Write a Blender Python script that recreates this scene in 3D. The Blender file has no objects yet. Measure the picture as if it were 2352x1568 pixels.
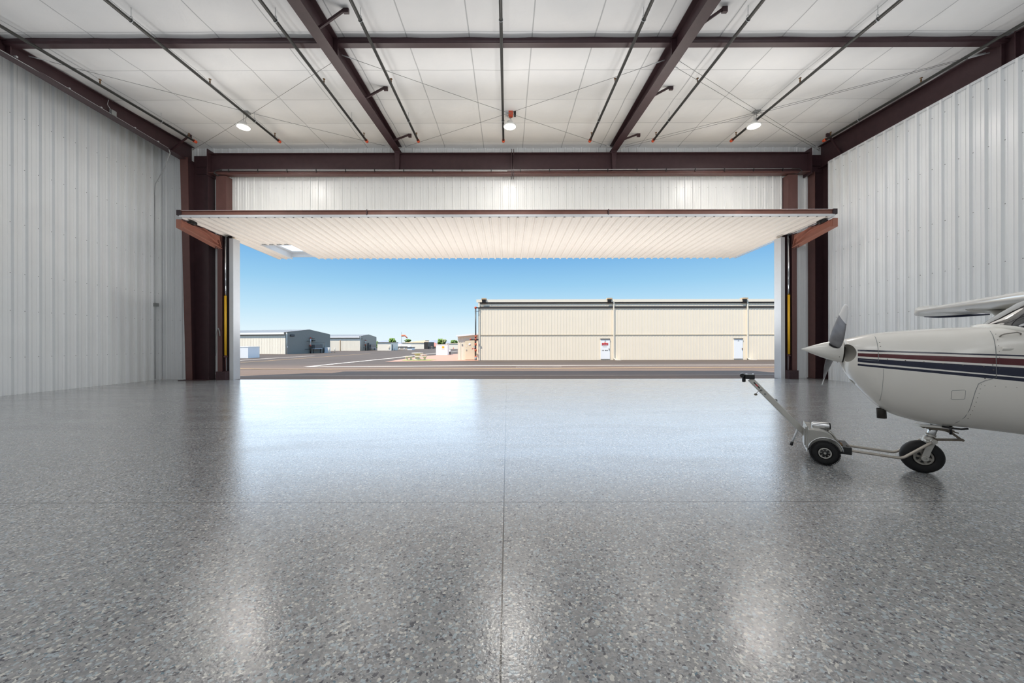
import bpy, bmesh, math, random
from mathutils import Vector, Matrix
random.seed(7)
PI = math.pi
S = bpy.context.scene
COL = S.collection

# ---------------------------------------------------------------- view calibration (2352 x 1568 photo)
F, CX, CY, H, RL = 870.0, 1165.0, 788.0, 1.35, 0.002
def ray(x, y):
    dx, dy = x - CX, CY - y
    return ((dx + RL*dy)/F, (dy - RL*dx)/F)
def at(x, y, Y):
    a, b = ray(x, y)
    return Vector((a*Y, Y, H + b*Y))
def apron_z(Y):
    return -0.4*min(max((Y - 14.6)/22.0, 0.0), 1.0)
def gnd(x, y, lift=0.0):
    a, b = ray(x, y)
    Y = 30.0
    for _ in range(60):
        Y = 0.5*Y + 0.5*(apron_z(Y) - H)/b
    return Vector((a*Y, Y, apron_z(Y) + lift))

# ---------------------------------------------------------------- materials
def lin(c):
    c /= 255.0
    return c/12.92 if c <= 0.04045 else ((c + 0.055)/1.055)**2.4
def rgb(r, g, b):
    return (lin(r), lin(g), lin(b), 1.0)
def mat(name, col, rough=0.5, metal=0.0, spec=0.5, emit=None, estr=0.0, var=0.0, vscale=8.0, bump=0.0, bscale=60.0, coat=0.0):
    m = bpy.data.materials.new(name); m.use_nodes = True
    nt = m.node_tree; b = nt.nodes['Principled BSDF']
    b.inputs['Base Color'].default_value = col
    b.inputs['Roughness'].default_value = rough
    b.inputs['Metallic'].default_value = metal
    b.inputs['Specular IOR Level'].default_value = spec
    b.inputs['Coat Weight'].default_value = coat
    b.inputs['Coat Roughness'].default_value = 0.06
    if emit:
        b.inputs['Emission Color'].default_value = emit
        b.inputs['Emission Strength'].default_value = estr
    if var > 0 or bump > 0:
        tc = nt.nodes.new('ShaderNodeTexCoord')
    if var > 0:
        n = nt.nodes.new('ShaderNodeTexNoise'); n.inputs['Scale'].default_value = vscale
        n.inputs['Detail'].default_value = 5
        nt.links.new(tc.outputs['Object'], n.inputs['Vector'])
        r = nt.nodes.new('ShaderNodeValToRGB')
        r.color_ramp.elements[0].position = 0.3; r.color_ramp.elements[1].position = 0.7
        r.color_ramp.elements[0].color = tuple(c*(1 - var) for c in col[:3]) + (1,)
        r.color_ramp.elements[1].color = tuple(min(1, c*(1 + var)) for c in col[:3]) + (1,)
        nt.links.new(n.outputs['Fac'], r.inputs['Fac'])
        nt.links.new(r.outputs['Color'], b.inputs['Base Color'])
    if bump > 0:
        n2 = nt.nodes.new('ShaderNodeTexNoise'); n2.inputs['Scale'].default_value = bscale
        nt.links.new(tc.outputs['Object'], n2.inputs['Vector'])
        bp = nt.nodes.new('ShaderNodeBump'); bp.inputs['Strength'].default_value = bump
        bp.inputs['Distance'].default_value = 0.01
        nt.links.new(n2.outputs['Fac'], bp.inputs['Height'])
        nt.links.new(bp.outputs['Normal'], b.inputs['Normal'])
    return m

class NT:
    """tiny node helper"""
    def __init__(s, m): s.nt = m.node_tree; s.l = s.nt.links
    def n(s, t, **k):
        x = s.nt.nodes.new(t)
        for a, v in k.items(): setattr(x, a, v)
        return x
    def put(s, sock, v):
        if hasattr(v, 'is_output'): s.l.new(v, sock)
        else: sock.default_value = v
    def math(s, op, a, b=0.0, c=None):
        x = s.n('ShaderNodeMath', operation=op)
        s.put(x.inputs[0], a); s.put(x.inputs[1], b)
        if c is not None: s.put(x.inputs[2], c)
        return x.outputs[0]
    def mix(s, f, a, b):
        x = s.n('ShaderNodeMix', data_type='RGBA')
        s.put(x.inputs['Factor'], f); s.put(x.inputs['A'], a); s.put(x.inputs['B'], b)
        return x.outputs['Result']
    def ramp(s, f, pts, interp='LINEAR'):
        x = s.n('ShaderNodeValToRGB'); cr = x.color_ramp; cr.interpolation = interp
        while len(cr.elements) < len(pts): cr.elements.new(0.5)
        for e, (p, c) in zip(cr.elements, pts): e.position = p; e.color = c
        s.put(x.inputs['Fac'], f)
        return x.outputs['Color']

M = {}
M['panel'] = mat('white_ribbed_steel', rgb(226, 229, 231), 0.30, spec=0.5, var=0.02, vscale=1.5)
M['door_liner'] = mat('warm_white_liner', rgb(238, 232, 224), 0.35, var=0.015, vscale=2)
M['screw'] = mat('screw_grey', rgb(120, 122, 124), 0.4, 0.6)
M['steel'] = mat('maroon_primer', rgb(62, 43, 47), 0.42, spec=0.4, var=0.10, vscale=6, bump=0.05, bscale=90)
M['steel2'] = mat('red_brown_primer', rgb(94, 65, 62), 0.45, spec=0.4, var=0.08, vscale=6)
M['arm'] = mat('salmon_primer', rgb(158, 106, 90), 0.5, spec=0.4, var=0.06, vscale=6)
M['dark_gap'] = mat('dark_slot', rgb(52, 42, 46), 0.7)
M['alu'] = mat('pale_trim', rgb(205, 209, 213), 0.4, 0.0, var=0.02)
M['pipe'] = mat('black_pipe', rgb(50, 51, 49), 0.38, spec=0.5, var=0.15, vscale=5)
M['orange'] = mat('orange_paint', rgb(196, 78, 44), 0.5, var=0.06)
M['brass'] = mat('dull_brass', rgb(120, 92, 62), 0.4, 0.7)
M['zinc'] = mat('galvanized', rgb(182, 185, 187), 0.4, 0.3, var=0.06)
M['cable'] = mat('steel_cable', rgb(112, 114, 114), 0.5, 0.4)
M['yellow'] = mat('yellow_paint', rgb(232, 182, 44), 0.4)
M['chrome'] = mat('chrome', rgb(225, 228, 232), 0.12, 1.0)
M['lens'] = mat('lamp_lens', rgb(255, 250, 240), 0.3, emit=(1.0, 0.95, 0.86, 1), estr=9.0)
M['lamp_white'] = mat('lamp_housing', rgb(225, 225, 222), 0.4)
M['grey_box'] = mat('grey_box', rgb(135, 138, 138), 0.5)
M['black'] = mat('black_plastic', rgb(30, 30, 32), 0.4, var=0.1, vscale=20)
M['rubber'] = mat('tyre_rubber', rgb(32, 32, 33), 0.6, spec=0.3, var=0.12, vscale=30, bump=0.1, bscale=200)
M['white_paint'] = mat('aircraft_white', rgb(235, 232, 225), 0.22, spec=0.5, coat=0.5)
M['inlet'] = mat('inlet_grey', rgb(150, 146, 138), 0.45, var=0.05)
M['blade'] = mat('blade_grey', rgb(138, 138, 142), 0.4, 0.35, var=0.22, vscale=7)
M['blade_tip'] = mat('blade_tip_white', rgb(232, 232, 232), 0.3)
M['polished'] = mat('polished_alloy', rgb(205, 206, 207), 0.22, 0.95, var=0.05)
M['cast'] = mat('cast_alloy', rgb(182, 180, 174), 0.4, 0.55, var=0.08, vscale=30)
M['wheel_rim'] = mat('wheel_rim_alloy', rgb(150, 146, 138), 0.42, 0.5, var=0.2, vscale=40)
M['tube_steel'] = mat('tube_steel', rgb(178, 170, 160), 0.35, 0.5)
M['edge_brown'] = mat('edge_brown', rgb(122, 82, 72), 0.5, var=0.1, vscale=3)
M['grime'] = mat('grimy_metal', rgb(112, 104, 92), 0.5, 0.4, var=0.2, vscale=30)
M['satin'] = mat('satin_silver', rgb(180, 178, 172), 0.3, 0.7, var=0.03)
M['navy'] = mat('navy_paint', rgb(26, 36, 72), 0.3)
M['exhaust'] = mat('exhaust_steel', rgb(74, 70, 66), 0.45, 0.6, var=0.2, vscale=20)
M['red'] = mat('red_paint', rgb(196, 44, 52), 0.45)
M['white_flat'] = mat('white_flat', rgb(244, 244, 242), 0.5)
M['beige'] = mat('beige_siding', rgb(241, 228, 206), 0.55, var=0.015, vscale=1.0)
M['beige_rib'] = mat('beige_seam', rgb(228, 213, 184), 0.55)
M['beige_trim'] = mat('beige_trim', rgb(236, 226, 206), 0.55)
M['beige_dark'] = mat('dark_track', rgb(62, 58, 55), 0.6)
M['cream'] = mat('cream_siding', rgb(250, 241, 222), 0.55, var=0.015, vscale=1.0)
M['cream_seam'] = mat('cream_seam', rgb(238, 228, 208), 0.55)
M['roof_grey'] = mat('grey_roof', rgb(112, 110, 106), 0.5, var=0.03)
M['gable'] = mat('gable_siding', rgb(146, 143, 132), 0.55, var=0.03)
M['conc'] = mat('pale_concrete', rgb(216, 206, 190), 0.8, var=0.08, vscale=6)
M['tan_rock'] = mat('tan_rock', rgb(196, 170, 136), 0.85, var=0.12, vscale=4)
M['blockwall'] = mat('grey_blocks', rgb(186, 176, 164), 0.8, var=0.06)
M['leaf'] = mat('green_leaves', rgb(116, 146, 66), 0.7, var=0.35, vscale=3)
M['leaf2'] = mat('olive_leaves', rgb(150, 158, 106), 0.7, var=0.3, vscale=3)
M['bark'] = mat('bark', rgb(96, 78, 62), 0.8)
M['terracotta'] = mat('terracotta_roof', rgb(190, 120, 104), 0.7, var=0.1)
M['pinkwall'] = mat('pink_wall', rgb(206, 178, 160), 0.8)
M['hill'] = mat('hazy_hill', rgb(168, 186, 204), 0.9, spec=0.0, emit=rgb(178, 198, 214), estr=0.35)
M['line_white'] = mat('white_line_paint', rgb(206, 192, 174), 0.7, var=0.08, vscale=1)
M['line_yellow'] = mat('yellow_line_paint', rgb(206, 168, 112), 0.7, var=0.08, vscale=1)
M['grass'] = mat('dry_grass', rgb(150, 156, 82), 0.9, var=0.25, vscale=2)
M['windsock'] = mat('windsock_orange', rgb(246, 140, 106), 0.7)
M['glass_dark'] = mat('windshield_glass', rgb(34, 36, 40), 0.04, spec=0.8, coat=1.0)

def make_floor_mat():
    m = bpy.data.materials.new('flake_epoxy_floor'); m.use_nodes = True
    t = NT(m); b = m.node_tree.nodes['Principled BSDF']
    tc = t.n('ShaderNodeTexCoord').outputs['Object']
    wn = t.n('ShaderNodeTexNoise'); wn.inputs['Scale'].default_value = 80; wn.inputs['Detail'].default_value = 2
    t.put(wn.inputs['Vector'], tc)
    off = t.n('ShaderNodeVectorMath', operation='MULTIPLY_ADD')
    t.put(off.inputs[0], wn.outputs['Color']); off.inputs[1].default_value = (0.011, 0.011, 0); t.put(off.inputs[2], tc)
    def vor(scale, rnd=1.0):
        v = t.n('ShaderNodeTexVoronoi', voronoi_dimensions='2D'); v.inputs['Scale'].default_value = scale
        v.inputs['Randomness'].default_value = rnd
        t.put(v.inputs['Vector'], off.outputs[0])
        s = t.n('ShaderNodeSeparateColor'); t.put(s.inputs[0], v.outputs['Color'])
        return s.outputs
    a = vor(118); c = vor(72)
    g = lambda r, gg, bb: rgb(r, gg, bb)
    base = t.ramp(a[0], [(0.0, g(90, 90, 94)), (0.07, g(128, 128, 130)), (0.30, g(149, 148, 147)), (0.56, g(158, 158, 157)),
                         (0.74, g(142, 146, 149)), (0.84, g(168, 178, 184)), (0.92, g(202, 201, 195)), (0.98, g(98, 120, 132))], 'CONSTANT')
    big = t.ramp(c[1], [(0.0, g(140, 140, 140)), (0.4, g(156, 155, 153)), (0.70, g(167, 176, 181)), (0.84, g(200, 197, 190)), (0.93, g(86, 86, 92))], 'CONSTANT')
    pick = t.math('GREATER_THAN', c[0], 0.62)
    col = t.mix(pick, base, big)
    # broad, faint tone drift
    dr = t.n('ShaderNodeTexNoise'); dr.inputs['Scale'].default_value = 0.6; dr.inputs['Detail'].default_value = 6
    t.put(dr.inputs['Vector'], tc)
    drr = t.ramp(dr.outputs['Fac'], [(0.3, (0.93, 0.93, 0.93, 1)), (0.7, (1.0, 1.0, 1.0, 1))])
    mul = t.n('ShaderNodeMix', data_type='RGBA', blend_type='MULTIPLY'); mul.inputs['Factor'].default_value = 1
    t.put(mul.inputs['A'], col); t.put(mul.inputs['B'], drr); col = mul.outputs['Result']
    # saw-cut joints
    sx = t.n('ShaderNodeSeparateXYZ'); t.put(sx.inputs[0], tc)
    def joint(coord, o, sp, w):
        f = t.math('WRAP', t.math('SUBTRACT', coord, o), sp/2, -sp/2)
        return t.math('LESS_THAN', t.math('ABSOLUTE', f), w)
    j = t.math('MAXIMUM', joint(sx.outputs[0], -0.03, 4.0, 0.0045), joint(sx.outputs[1], 3.22, 2.825, 0.0045))
    col = t.mix(j, col, rgb(46, 46, 44))
    t.put(b.inputs['Base Color'], col)
    # faint dull tyre and cleaning marks
    mk = t.n('ShaderNodeTexNoise'); mk.inputs['Scale'].default_value = 1.2; mk.inputs['Detail'].default_value = 8
    mk.inputs['Distortion'].default_value = 1.5
    mp = t.n('ShaderNodeMapping'); mp.inputs['Scale'].default_value = (0.35, 1.6, 1); t.put(mp.inputs['Vector'], tc)
    t.put(mk.inputs['Vector'], mp.outputs[0])
    rr = t.n('ShaderNodeMapRange'); t.put(rr.inputs[0], mk.outputs['Fac'])
    rr.inputs[1].default_value = 0.35; rr.inputs[2].default_value = 0.7; rr.inputs[3].default_value = 0.18; rr.inputs[4].default_value = 0.28
    t.put(b.inputs['Roughness'], rr.outputs[0])
    b.inputs['Specular IOR Level'].default_value = 0.35
    b.inputs['Coat Weight'].default_value = 0.5; b.inputs['Coat Roughness'].default_value = 0.17; b.inputs['Coat IOR'].default_value = 1.5
    bn = t.n('ShaderNodeTexNoise'); bn.inputs['Scale'].default_value = 70; bn.inputs['Detail'].default_value = 2
    t.put(bn.inputs['Vector'], tc)
    bp = t.n('ShaderNodeBump'); bp.inputs['Strength'].default_value = 0.25; bp.inputs['Distance'].default_value = 0.004
    t.put(bp.inputs['Height'], bn.outputs['Fac']); t.put(b.inputs['Normal'], bp.outputs['Normal']); t.put(b.inputs['Coat Normal'], bp.outputs['Normal'])
    return m
M['floor'] = make_floor_mat()

def make_ceiling_mat():
    m = bpy.data.materials.new('insulation_facing'); m.use_nodes = True
    t = NT(m); b = m.node_tree.nodes['Principled BSDF']
    tc = t.n('ShaderNodeTexCoord').outputs['Object']
    sx = t.n('ShaderNodeSeparateXYZ'); t.put(sx.inputs[0], tc)
    def line(coord, o, sp, w):
        f = t.math('WRAP', t.math('SUBTRACT', coord, o), sp/2, -sp/2)
        return t.math('LESS_THAN', t.math('ABSOLUTE', f), w)
    la = line(sx.outputs[0], -0.875, 1.475, 0.014)
    lb = line(sx.outputs[1], 10.08, 1.31, 0.008)
    nz = t.n('ShaderNodeTexNoise'); nz.inputs['Scale'].default_value = 0.9; nz.inputs['Detail'].default_value = 4
    t.put(nz.inputs['Vector'], tc)
    base = t.ramp(nz.outputs['Fac'], [(0.3, rgb(228, 229, 230)), (0.7, rgb(236, 236, 236))])
    c = t.mix(t.math('MULTIPLY', t.math('MAXIMUM', la, lb), 0.65), base, rgb(150, 152, 155))
    t.put(b.inputs['Base Color'], c); b.inputs['Roughness'].default_value = 0.42
    b.inputs['Specular IOR Level'].default_value = 0.35
    n2 = t.n('ShaderNodeTexNoise'); n2.inputs['Scale'].default_value = 2.4; n2.inputs['Detail'].default_value = 6; n2.inputs['Distortion'].default_value = 0.6
    t.put(n2.inputs['Vector'], tc)
    bp = t.n('ShaderNodeBump'); bp.inputs['Strength'].default_value = 0.25; bp.inputs['Distance'].default_value = 0.05
    t.put(bp.inputs['Height'], n2.outputs['Fac']); t.put(b.inputs['Normal'], bp.outputs['Normal'])
    return m
M['ceiling'] = make_ceiling_mat()

def make_asphalt():
    m = bpy.data.materials.new('asphalt'); m.use_nodes = True
    t = NT(m); b = m.node_tree.nodes['Principled BSDF']
    tc = t.n('ShaderNodeTexCoord').outputs['Object']
    sx = t.n('ShaderNodeSeparateXYZ'); t.put(sx.inputs[0], tc)
    n = t.n('ShaderNodeTexNoise'); n.inputs['Scale'].default_value = 0.25; n.inputs['Detail'].default_value = 8
    t.put(n.inputs['Vector'], tc)
    f = t.n('ShaderNodeTexNoise'); f.inputs['Scale'].default_value = 14; f.inputs['Detail'].default_value = 3
    t.put(f.inputs['Vector'], tc)
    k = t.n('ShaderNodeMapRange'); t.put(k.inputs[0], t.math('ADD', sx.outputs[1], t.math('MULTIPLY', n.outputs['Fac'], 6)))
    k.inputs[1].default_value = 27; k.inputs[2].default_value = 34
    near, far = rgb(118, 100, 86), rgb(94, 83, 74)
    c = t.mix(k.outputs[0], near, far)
    tone = t.ramp(t.math('ADD', t.math('MULTIPLY', n.outputs['Fac'], 0.6), t.math('MULTIPLY', f.outputs['Fac'], 0.4)),
                  [(0.3, (0.82, 0.82, 0.82, 1)), (0.7, (1.12, 1.12, 1.12, 1))])
    mul = t.n('ShaderNodeMix', data_type='RGBA', blend_type='MULTIPLY'); mul.inputs['Factor'].default_value = 1
    t.put(mul.inputs['A'], c); t.put(mul.inputs['B'], tone)
    t.put(b.inputs['Base Color'], mul.outputs['Result']); b.inputs['Roughness'].default_value = 0.9
    b.inputs['Specular IOR Level'].default_value = 0.2
    return m
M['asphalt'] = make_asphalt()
M['gravel'] = mat('pink_gravel', rgb(186, 142, 120), 0.9, var=0.10, vscale=12)

# aircraft paint with stripes following the nose (object space: x forward, z up)
STR = [((0.459, 1.272, 1.255), (-0.535, 1.236, 1.223), 'navy'), ((0.459, 1.236, 1.200), (-0.535, 1.203, 1.142), 'maroon'),
       ((0.459, 1.181, 1.138), (-0.535, 1.123, 1.043), 'navy'), ((0.459, 1.119, 1.098), (-0.535, 1.033, 1.002), 'navy')]
def make_stripes():
    m = bpy.data.materials.new('aircraft_white_with_stripes'); m.use_nodes = True
    t = NT(m); b = m.node_tree.nodes['Principled BSDF']
    tc = t.n('ShaderNodeTexCoord').outputs['Object']
    sx = t.n('ShaderNodeSeparateXYZ'); t.put(sx.inputs[0], tc); x, z = sx.outputs[0], sx.outputs[2]
    n = t.n('ShaderNodeTexNoise'); n.inputs['Scale'].default_value = 2.0; t.put(n.inputs['Vector'], tc)
    col = t.ramp(n.outputs['Fac'], [(0.3, rgb(232, 228, 220)), (0.7, rgb(238, 235, 228))])
    xc = t.math('MINIMUM', x, 0.60)
    for p, q, cn in STR:
        def lnz(i):
            s = (p[i] - q[i])/(p[0] - q[0])
            return t.math('MULTIPLY_ADD', xc, s, p[i] - s*p[0])
        up = t.math('LESS_THAN', z, lnz(1)); dn = t.math('GREATER_THAN', z, lnz(2))
        msk = t.math('MULTIPLY', t.math('MULTIPLY', up, dn), t.math('LESS_THAN', x, 0.545))
        col = t.mix(msk, col, rgb(6, 14, 48) if cn == 'navy' else rgb(84, 8, 20))
    t.put(b.inputs['Base Color'], col); b.inputs['Roughness'].default_value = 0.22
    b.inputs['Coat Weight'].default_value = 0.25; b.inputs['Coat Roughness'].default_value = 0.05
    return m
M['stripes'] = make_stripes()

def make_pane():
    m = bpy.data.materials.new('translucent_pane'); m.use_nodes = True
    t = NT(m); out = m.node_tree.nodes['Material Output']
    tr = t.n('ShaderNodeBsdfTranslucent'); tr.inputs['Color'].default_value = rgb(240, 246, 250)
    gl = t.n('ShaderNodeBsdfGlossy'); gl.inputs['Roughness'].default_value = 0.2
    mx = t.n('ShaderNodeMixShader'); mx.inputs[0].default_value = 0.08
    t.l.new(tr.outputs[0], mx.inputs[1]); t.l.new(gl.outputs[0], mx.inputs[2]); t.l.new(mx.outputs[0], out.inputs['Surface'])
    return m
M['pane'] = make_pane()

# ---------------------------------------------------------------- mesh builder
ORG = {}
class MB:
    def __init__(s): s.v = []; s.f = []; s.mi = []; s.sm = []
    def add(s, vs, fs, mi=0, sm=False):
        o = len(s.v); s.v += [Vector(v) for v in vs]
        for f in fs: s.f.append([i + o for i in f]); s.mi.append(mi); s.sm.append(sm)
        return s
    def box(s, lo, hi, mi=0):
        (a, b, c), (d, e, f) = lo, hi
        return s.add([(a,b,c),(d,b,c),(d,e,c),(a,e,c),(a,b,f),(d,b,f),(d,e,f),(a,e,f)],
                     [(0,3,2,1),(4,5,6,7),(0,1,5,4),(1,2,6,5),(2,3,7,6),(3,0,4,7)], mi)
    def obox(s, c, ax, ay, az, mi=0):
        """box from centre and three half-axis vectors"""
        c, ax, ay, az = map(Vector, (c, ax, ay, az)); vs = []
        for k in (-1, 1):
            for i, j in ((-1,-1),(1,-1),(1,1),(-1,1)): vs.append(c + i*ax + j*ay + k*az)
        return s.add(vs, [(0,3,2,1),(4,5,6,7),(0,1,5,4),(1,2,6,5),(2,3,7,6),(3,0,4,7)], mi)
    def bar(s, p, q, w, h, up=(0,0,1), mi=0):
        p, q = Vector(p), Vector(q); d = (q - p); L = d.length; d.normalize()
        u = Vector(up); r = d.cross(u)
        if r.length < 1e-4: r = d.cross(Vector((1,0,0)))
        r.normalize(); u = r.cross(d)
        return s.obox((p + q)/2, d*L/2, r*w/2, u*h/2, mi)
    def prism(s, pts, ext, mi=0, sm=False):
        """closed polygon (3D points) swept by vector ext"""
        n = len(pts); e = Vector(ext); a = [Vector(p) for p in pts]
        vs = a + [p + e for p in a]
        s.add(vs, [tuple(range(n))[::-1], tuple(range(n, 2*n))], mi)
        return s.add(vs, [(i, (i+1) % n, n + (i+1) % n, n + i) for i in range(n)], mi, sm)
    def tube(s, path, r, seg=10, mi=0, cap=True):
        path = [Vector(p) for p in path]; n = len(path)
        rs = r if isinstance(r, (list, tuple)) else [r]*n
        rings = []; prev = None
        for i, p in enumerate(path):
            d = (path[min(i+1, n-1)] - path[max(i-1, 0)]).normalized()
            if prev is None:
                a = Vector((0,0,1)) if abs(d.z) < 0.9 else Vector((1,0,0))
                u = d.cross(a).normalized()
            else:
                u = (prev - d*prev.dot(d)).normalized()
            prev = u; w = d.cross(u)
            rings.append([p + rs[i]*(math.cos(t)*u + math.sin(t)*w) for t in [2*PI*k/seg for k in range(seg)]])
        vs = [v for R in rings for v in R]
        fs = [(i*seg + k, i*seg + (k+1) % seg, (i+1)*seg + (k+1) % seg, (i+1)*seg + k) for i in range(n-1) for k in range(seg)]
        s.add(vs, fs, mi, True)
        if cap: s.add(vs, [tuple(range(seg))[::-1], tuple(range((n-1)*seg, n*seg))], mi)
        return s
    def cyl(s, p, q, r, seg=14, mi=0): return s.tube([p, q], r, seg, mi)
    def lathe(s, o, axis, prof, seg=28, mi=0, sm=True):
        """profile [(dist along axis, radius)]"""
        o, d = Vector(o), Vector(axis).normalized()
        a = Vector((0,0,1)) if abs(d.z) < 0.9 else Vector((1,0,0))
        u = d.cross(a).normalized(); w = d.cross(u)
        vs = [o + d*h + r*(math.cos(t)*u + math.sin(t)*w) for h, r in prof for t in [2*PI*k/seg for k in range(seg)]]
        n = len(prof)
        fs = [(i*seg + k, i*seg + (k+1) % seg, (i+1)*seg + (k+1) % seg, (i+1)*seg + k) for i in range(n-1) for k in range(seg)]
        return s.add(vs, fs, mi, sm)
    def loft(s, rings, mi=0, sm=True, cap=True):
        m = len(rings[0]); vs = [v for R in rings for v in R]; n = len(rings)
        s.add(vs, [(i*m + k, i*m + (k+1) % m, (i+1)*m + (k+1) % m, (i+1)*m + k) for i in range(n-1) for k in range(m)], mi, sm)
        if cap: s.add(vs, [tuple(range(m))[::-1], tuple(range((n-1)*m, n*m))], mi)
        return s
    def blob(s, c, r, mi=0, seg=8, jit=0.0):
        c = Vector(c); rx, ry, rz = r if isinstance(r, (tuple, list)) else (r, r, r); vs = []; fs = []
        R = seg//2 + 1
        for i in range(R + 1):
            th = PI*i/R
            for k in range(seg):
                ph = 2*PI*k/seg; j = 1 + random.uniform(-jit, jit)
                vs.append(c + Vector((rx*math.sin(th)*math.cos(ph), ry*math.sin(th)*math.sin(ph), rz*math.cos(th)))*j)
        for i in range(R):
            for k in range(seg): fs.append((i*seg + k, (i+1)*seg + k, (i+1)*seg + (k+1) % seg, i*seg + (k+1) % seg))
        return s.add(vs, fs, mi, True)
    def build(s, name, mats, parent=None, angle=None):
        if not isinstance(mats, (list, tuple)): mats = [mats]
        me = bpy.data.meshes.new(name)
        o = ORG.get(parent.name, Vector((0,0,0))) if parent else Vector((0,0,0))
        me.from_pydata([v - o for v in s.v], [], s.f)
        for m in mats: me.materials.append(m)
        me.polygons.foreach_set('material_index', s.mi)
        me.polygons.foreach_set('use_smooth', s.sm)
        bm = bmesh.new(); bm.from_mesh(me)
        bmesh.ops.remove_doubles(bm, verts=bm.verts, dist=1e-5)
        bmesh.ops.recalc_face_normals(bm, faces=bm.faces)
        bm.to_mesh(me); bm.free()
        if angle: me.set_sharp_from_angle(angle=math.radians(angle))
        me.update()
        ob = bpy.data.objects.new(name, me); COL.objects.link(ob)
        if parent:
            ob.parent = parent; ORG[ob.name] = o
        return ob
def tag(o, label=None, cat=None, group=None, kind=None):
    if label: o['label'] = label
    if cat: o['category'] = cat
    if group: o['group'] = group
    if kind: o['kind'] = kind
    return o
def thing(name, label, cat, loc=(0,0,0), group=None, rz=None):
    o = bpy.data.objects.new(name, None); COL.objects.link(o); o.empty_display_size = 0.2
    o.location = loc
    if rz is None: ORG[o.name] = Vector(loc)
    else: o.rotation_euler = (0,0,rz); ORG[o.name] = Vector((0,0,0))
    return tag(o, label, cat, group, 'thing')
def struct(o):
    o['kind'] = 'structure'; return o
def copy_tree(o, parent=None):
    c = o.copy(); COL.objects.link(c)
    if parent: c.parent = parent
    for ch in list(o.children): copy_tree(ch, c)
    return c
def lettering(txt, size, loc, rot, m, parent, name='lettering', align='CENTER'):
    cu = bpy.data.curves.new(name, 'FONT'); cu.body = txt; cu.size = size; cu.align_x = align; cu.align_y = 'CENTER'
    cu.extrude = 0.004
    tmp = bpy.data.objects.new(name + '_curve', cu); COL.objects.link(tmp); bpy.context.view_layer.update()
    me = bpy.data.meshes.new_from_object(tmp.evaluated_get(bpy.context.evaluated_depsgraph_get()))
    bpy.data.objects.remove(tmp, do_unlink=True); bpy.data.curves.remove(cu)
    me.materials.clear(); me.materials.append(m); me.name = name
    ob = bpy.data.objects.new(name, me); COL.objects.link(ob)
    ob.parent = parent; ob.location = Vector(loc) - ORG.get(parent.name, Vector((0,0,0))); ob.rotation_euler = rot
    return ob
def bevel(o, w=0.006, seg=2):
    b = o.modifiers.new('bevel', 'BEVEL'); b.width = w; b.segments = seg; b.limit_method = 'ANGLE'
    return o

# ---------------------------------------------------------------- hangar shell
XL, XR, XO, YF, YB = -13.19, 11.70, 12.66, 14.45, -5.5   # XR: inner liner on the right, XO: outer wall behind it
FR_L, FR_R = -11.9, 11.86          # side frames
FR_A, FR_B = -4.08, 3.99          # inner frames
def zc(Y): return 8.189 + 0.0437*Y
def side_bot(Y):
    if Y >= 9: return 8.23 + (Y - 9)/5.3*(8.13 - 8.23)
    return zc(Y) - 0.352
def right_bot(Y): return min(7.91 + (Y - 13.76)*0.0154, zc(Y) - .35)
def inner_bot(Y): return 7.94 + (Y - 7.27)*0.0849

struct(MB().add([(XL, YB, 0), (XO, YB, 0), (XO, 14.36, 0), (XL, 14.36, 0)], [(0,1,2,3)]).build('floor', M['floor']))

PITCH = 0.305
def rib_profile(a0, a1, off=0.0, k_h=1.0):
    """(along, inward height) samples of the ribbed panel"""
    pts = []; k = math.floor((a0 - off)/PITCH)
    cell = [(-0.046, 0), (-0.024, 0.032), (0.024, 0.032), (0.046, 0),
            (0.086, 0), (0.093, 0.005), (0.109, 0.005), (0.116, 0), (0.189, 0), (0.196, 0.005), (0.212, 0.005), (0.219, 0)]
    while off + k*PITCH < a1 + PITCH:
        for d, h in cell:
            p = off + k*PITCH + d
            if a0 < p < a1: pts.append((p, h*k_h))
        k += 1
    return [(a0, 0)] + pts + [(a1, 0)]
def ribbed(mb, fn, a0, a1, lo, hi, off=0.0, mi=0, k_h=1.0):
    """fn(along, height, inward) -> point; lo/hi numbers or functions of along"""
    pr = rib_profile(a0, a1, off, k_h); vs = []
    L = lo if callable(lo) else (lambda a: lo); U = hi if callable(hi) else (lambda a: hi)
    for a, h in pr: vs += [fn(a, L(a), h), fn(a, U(a), h)]
    mb.add(vs, [(2*i, 2*i+2, 2*i+3, 2*i+1) for i in range(len(pr)-1)], mi)
def screws(mb, fn, a0, a1, rows, off=0.0):
    k = math.ceil((a0 - off)/PITCH)
    while off + k*PITCH < a1:
        a = off + k*PITCH - 0.062
        for z in rows:
            p = [fn(a + i, z + j, h) for h in (0.0, 0.006) for i, j in ((-0.008,-0.008),(0.008,-0.008),(0.008,0.008),(-0.008,0.008))]
            mb.add(p, [(4,5,6,7),(0,1,5,4),(1,2,6,5),(2,3,7,6),(3,0,4,7)], 1)
        k += 1

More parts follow.
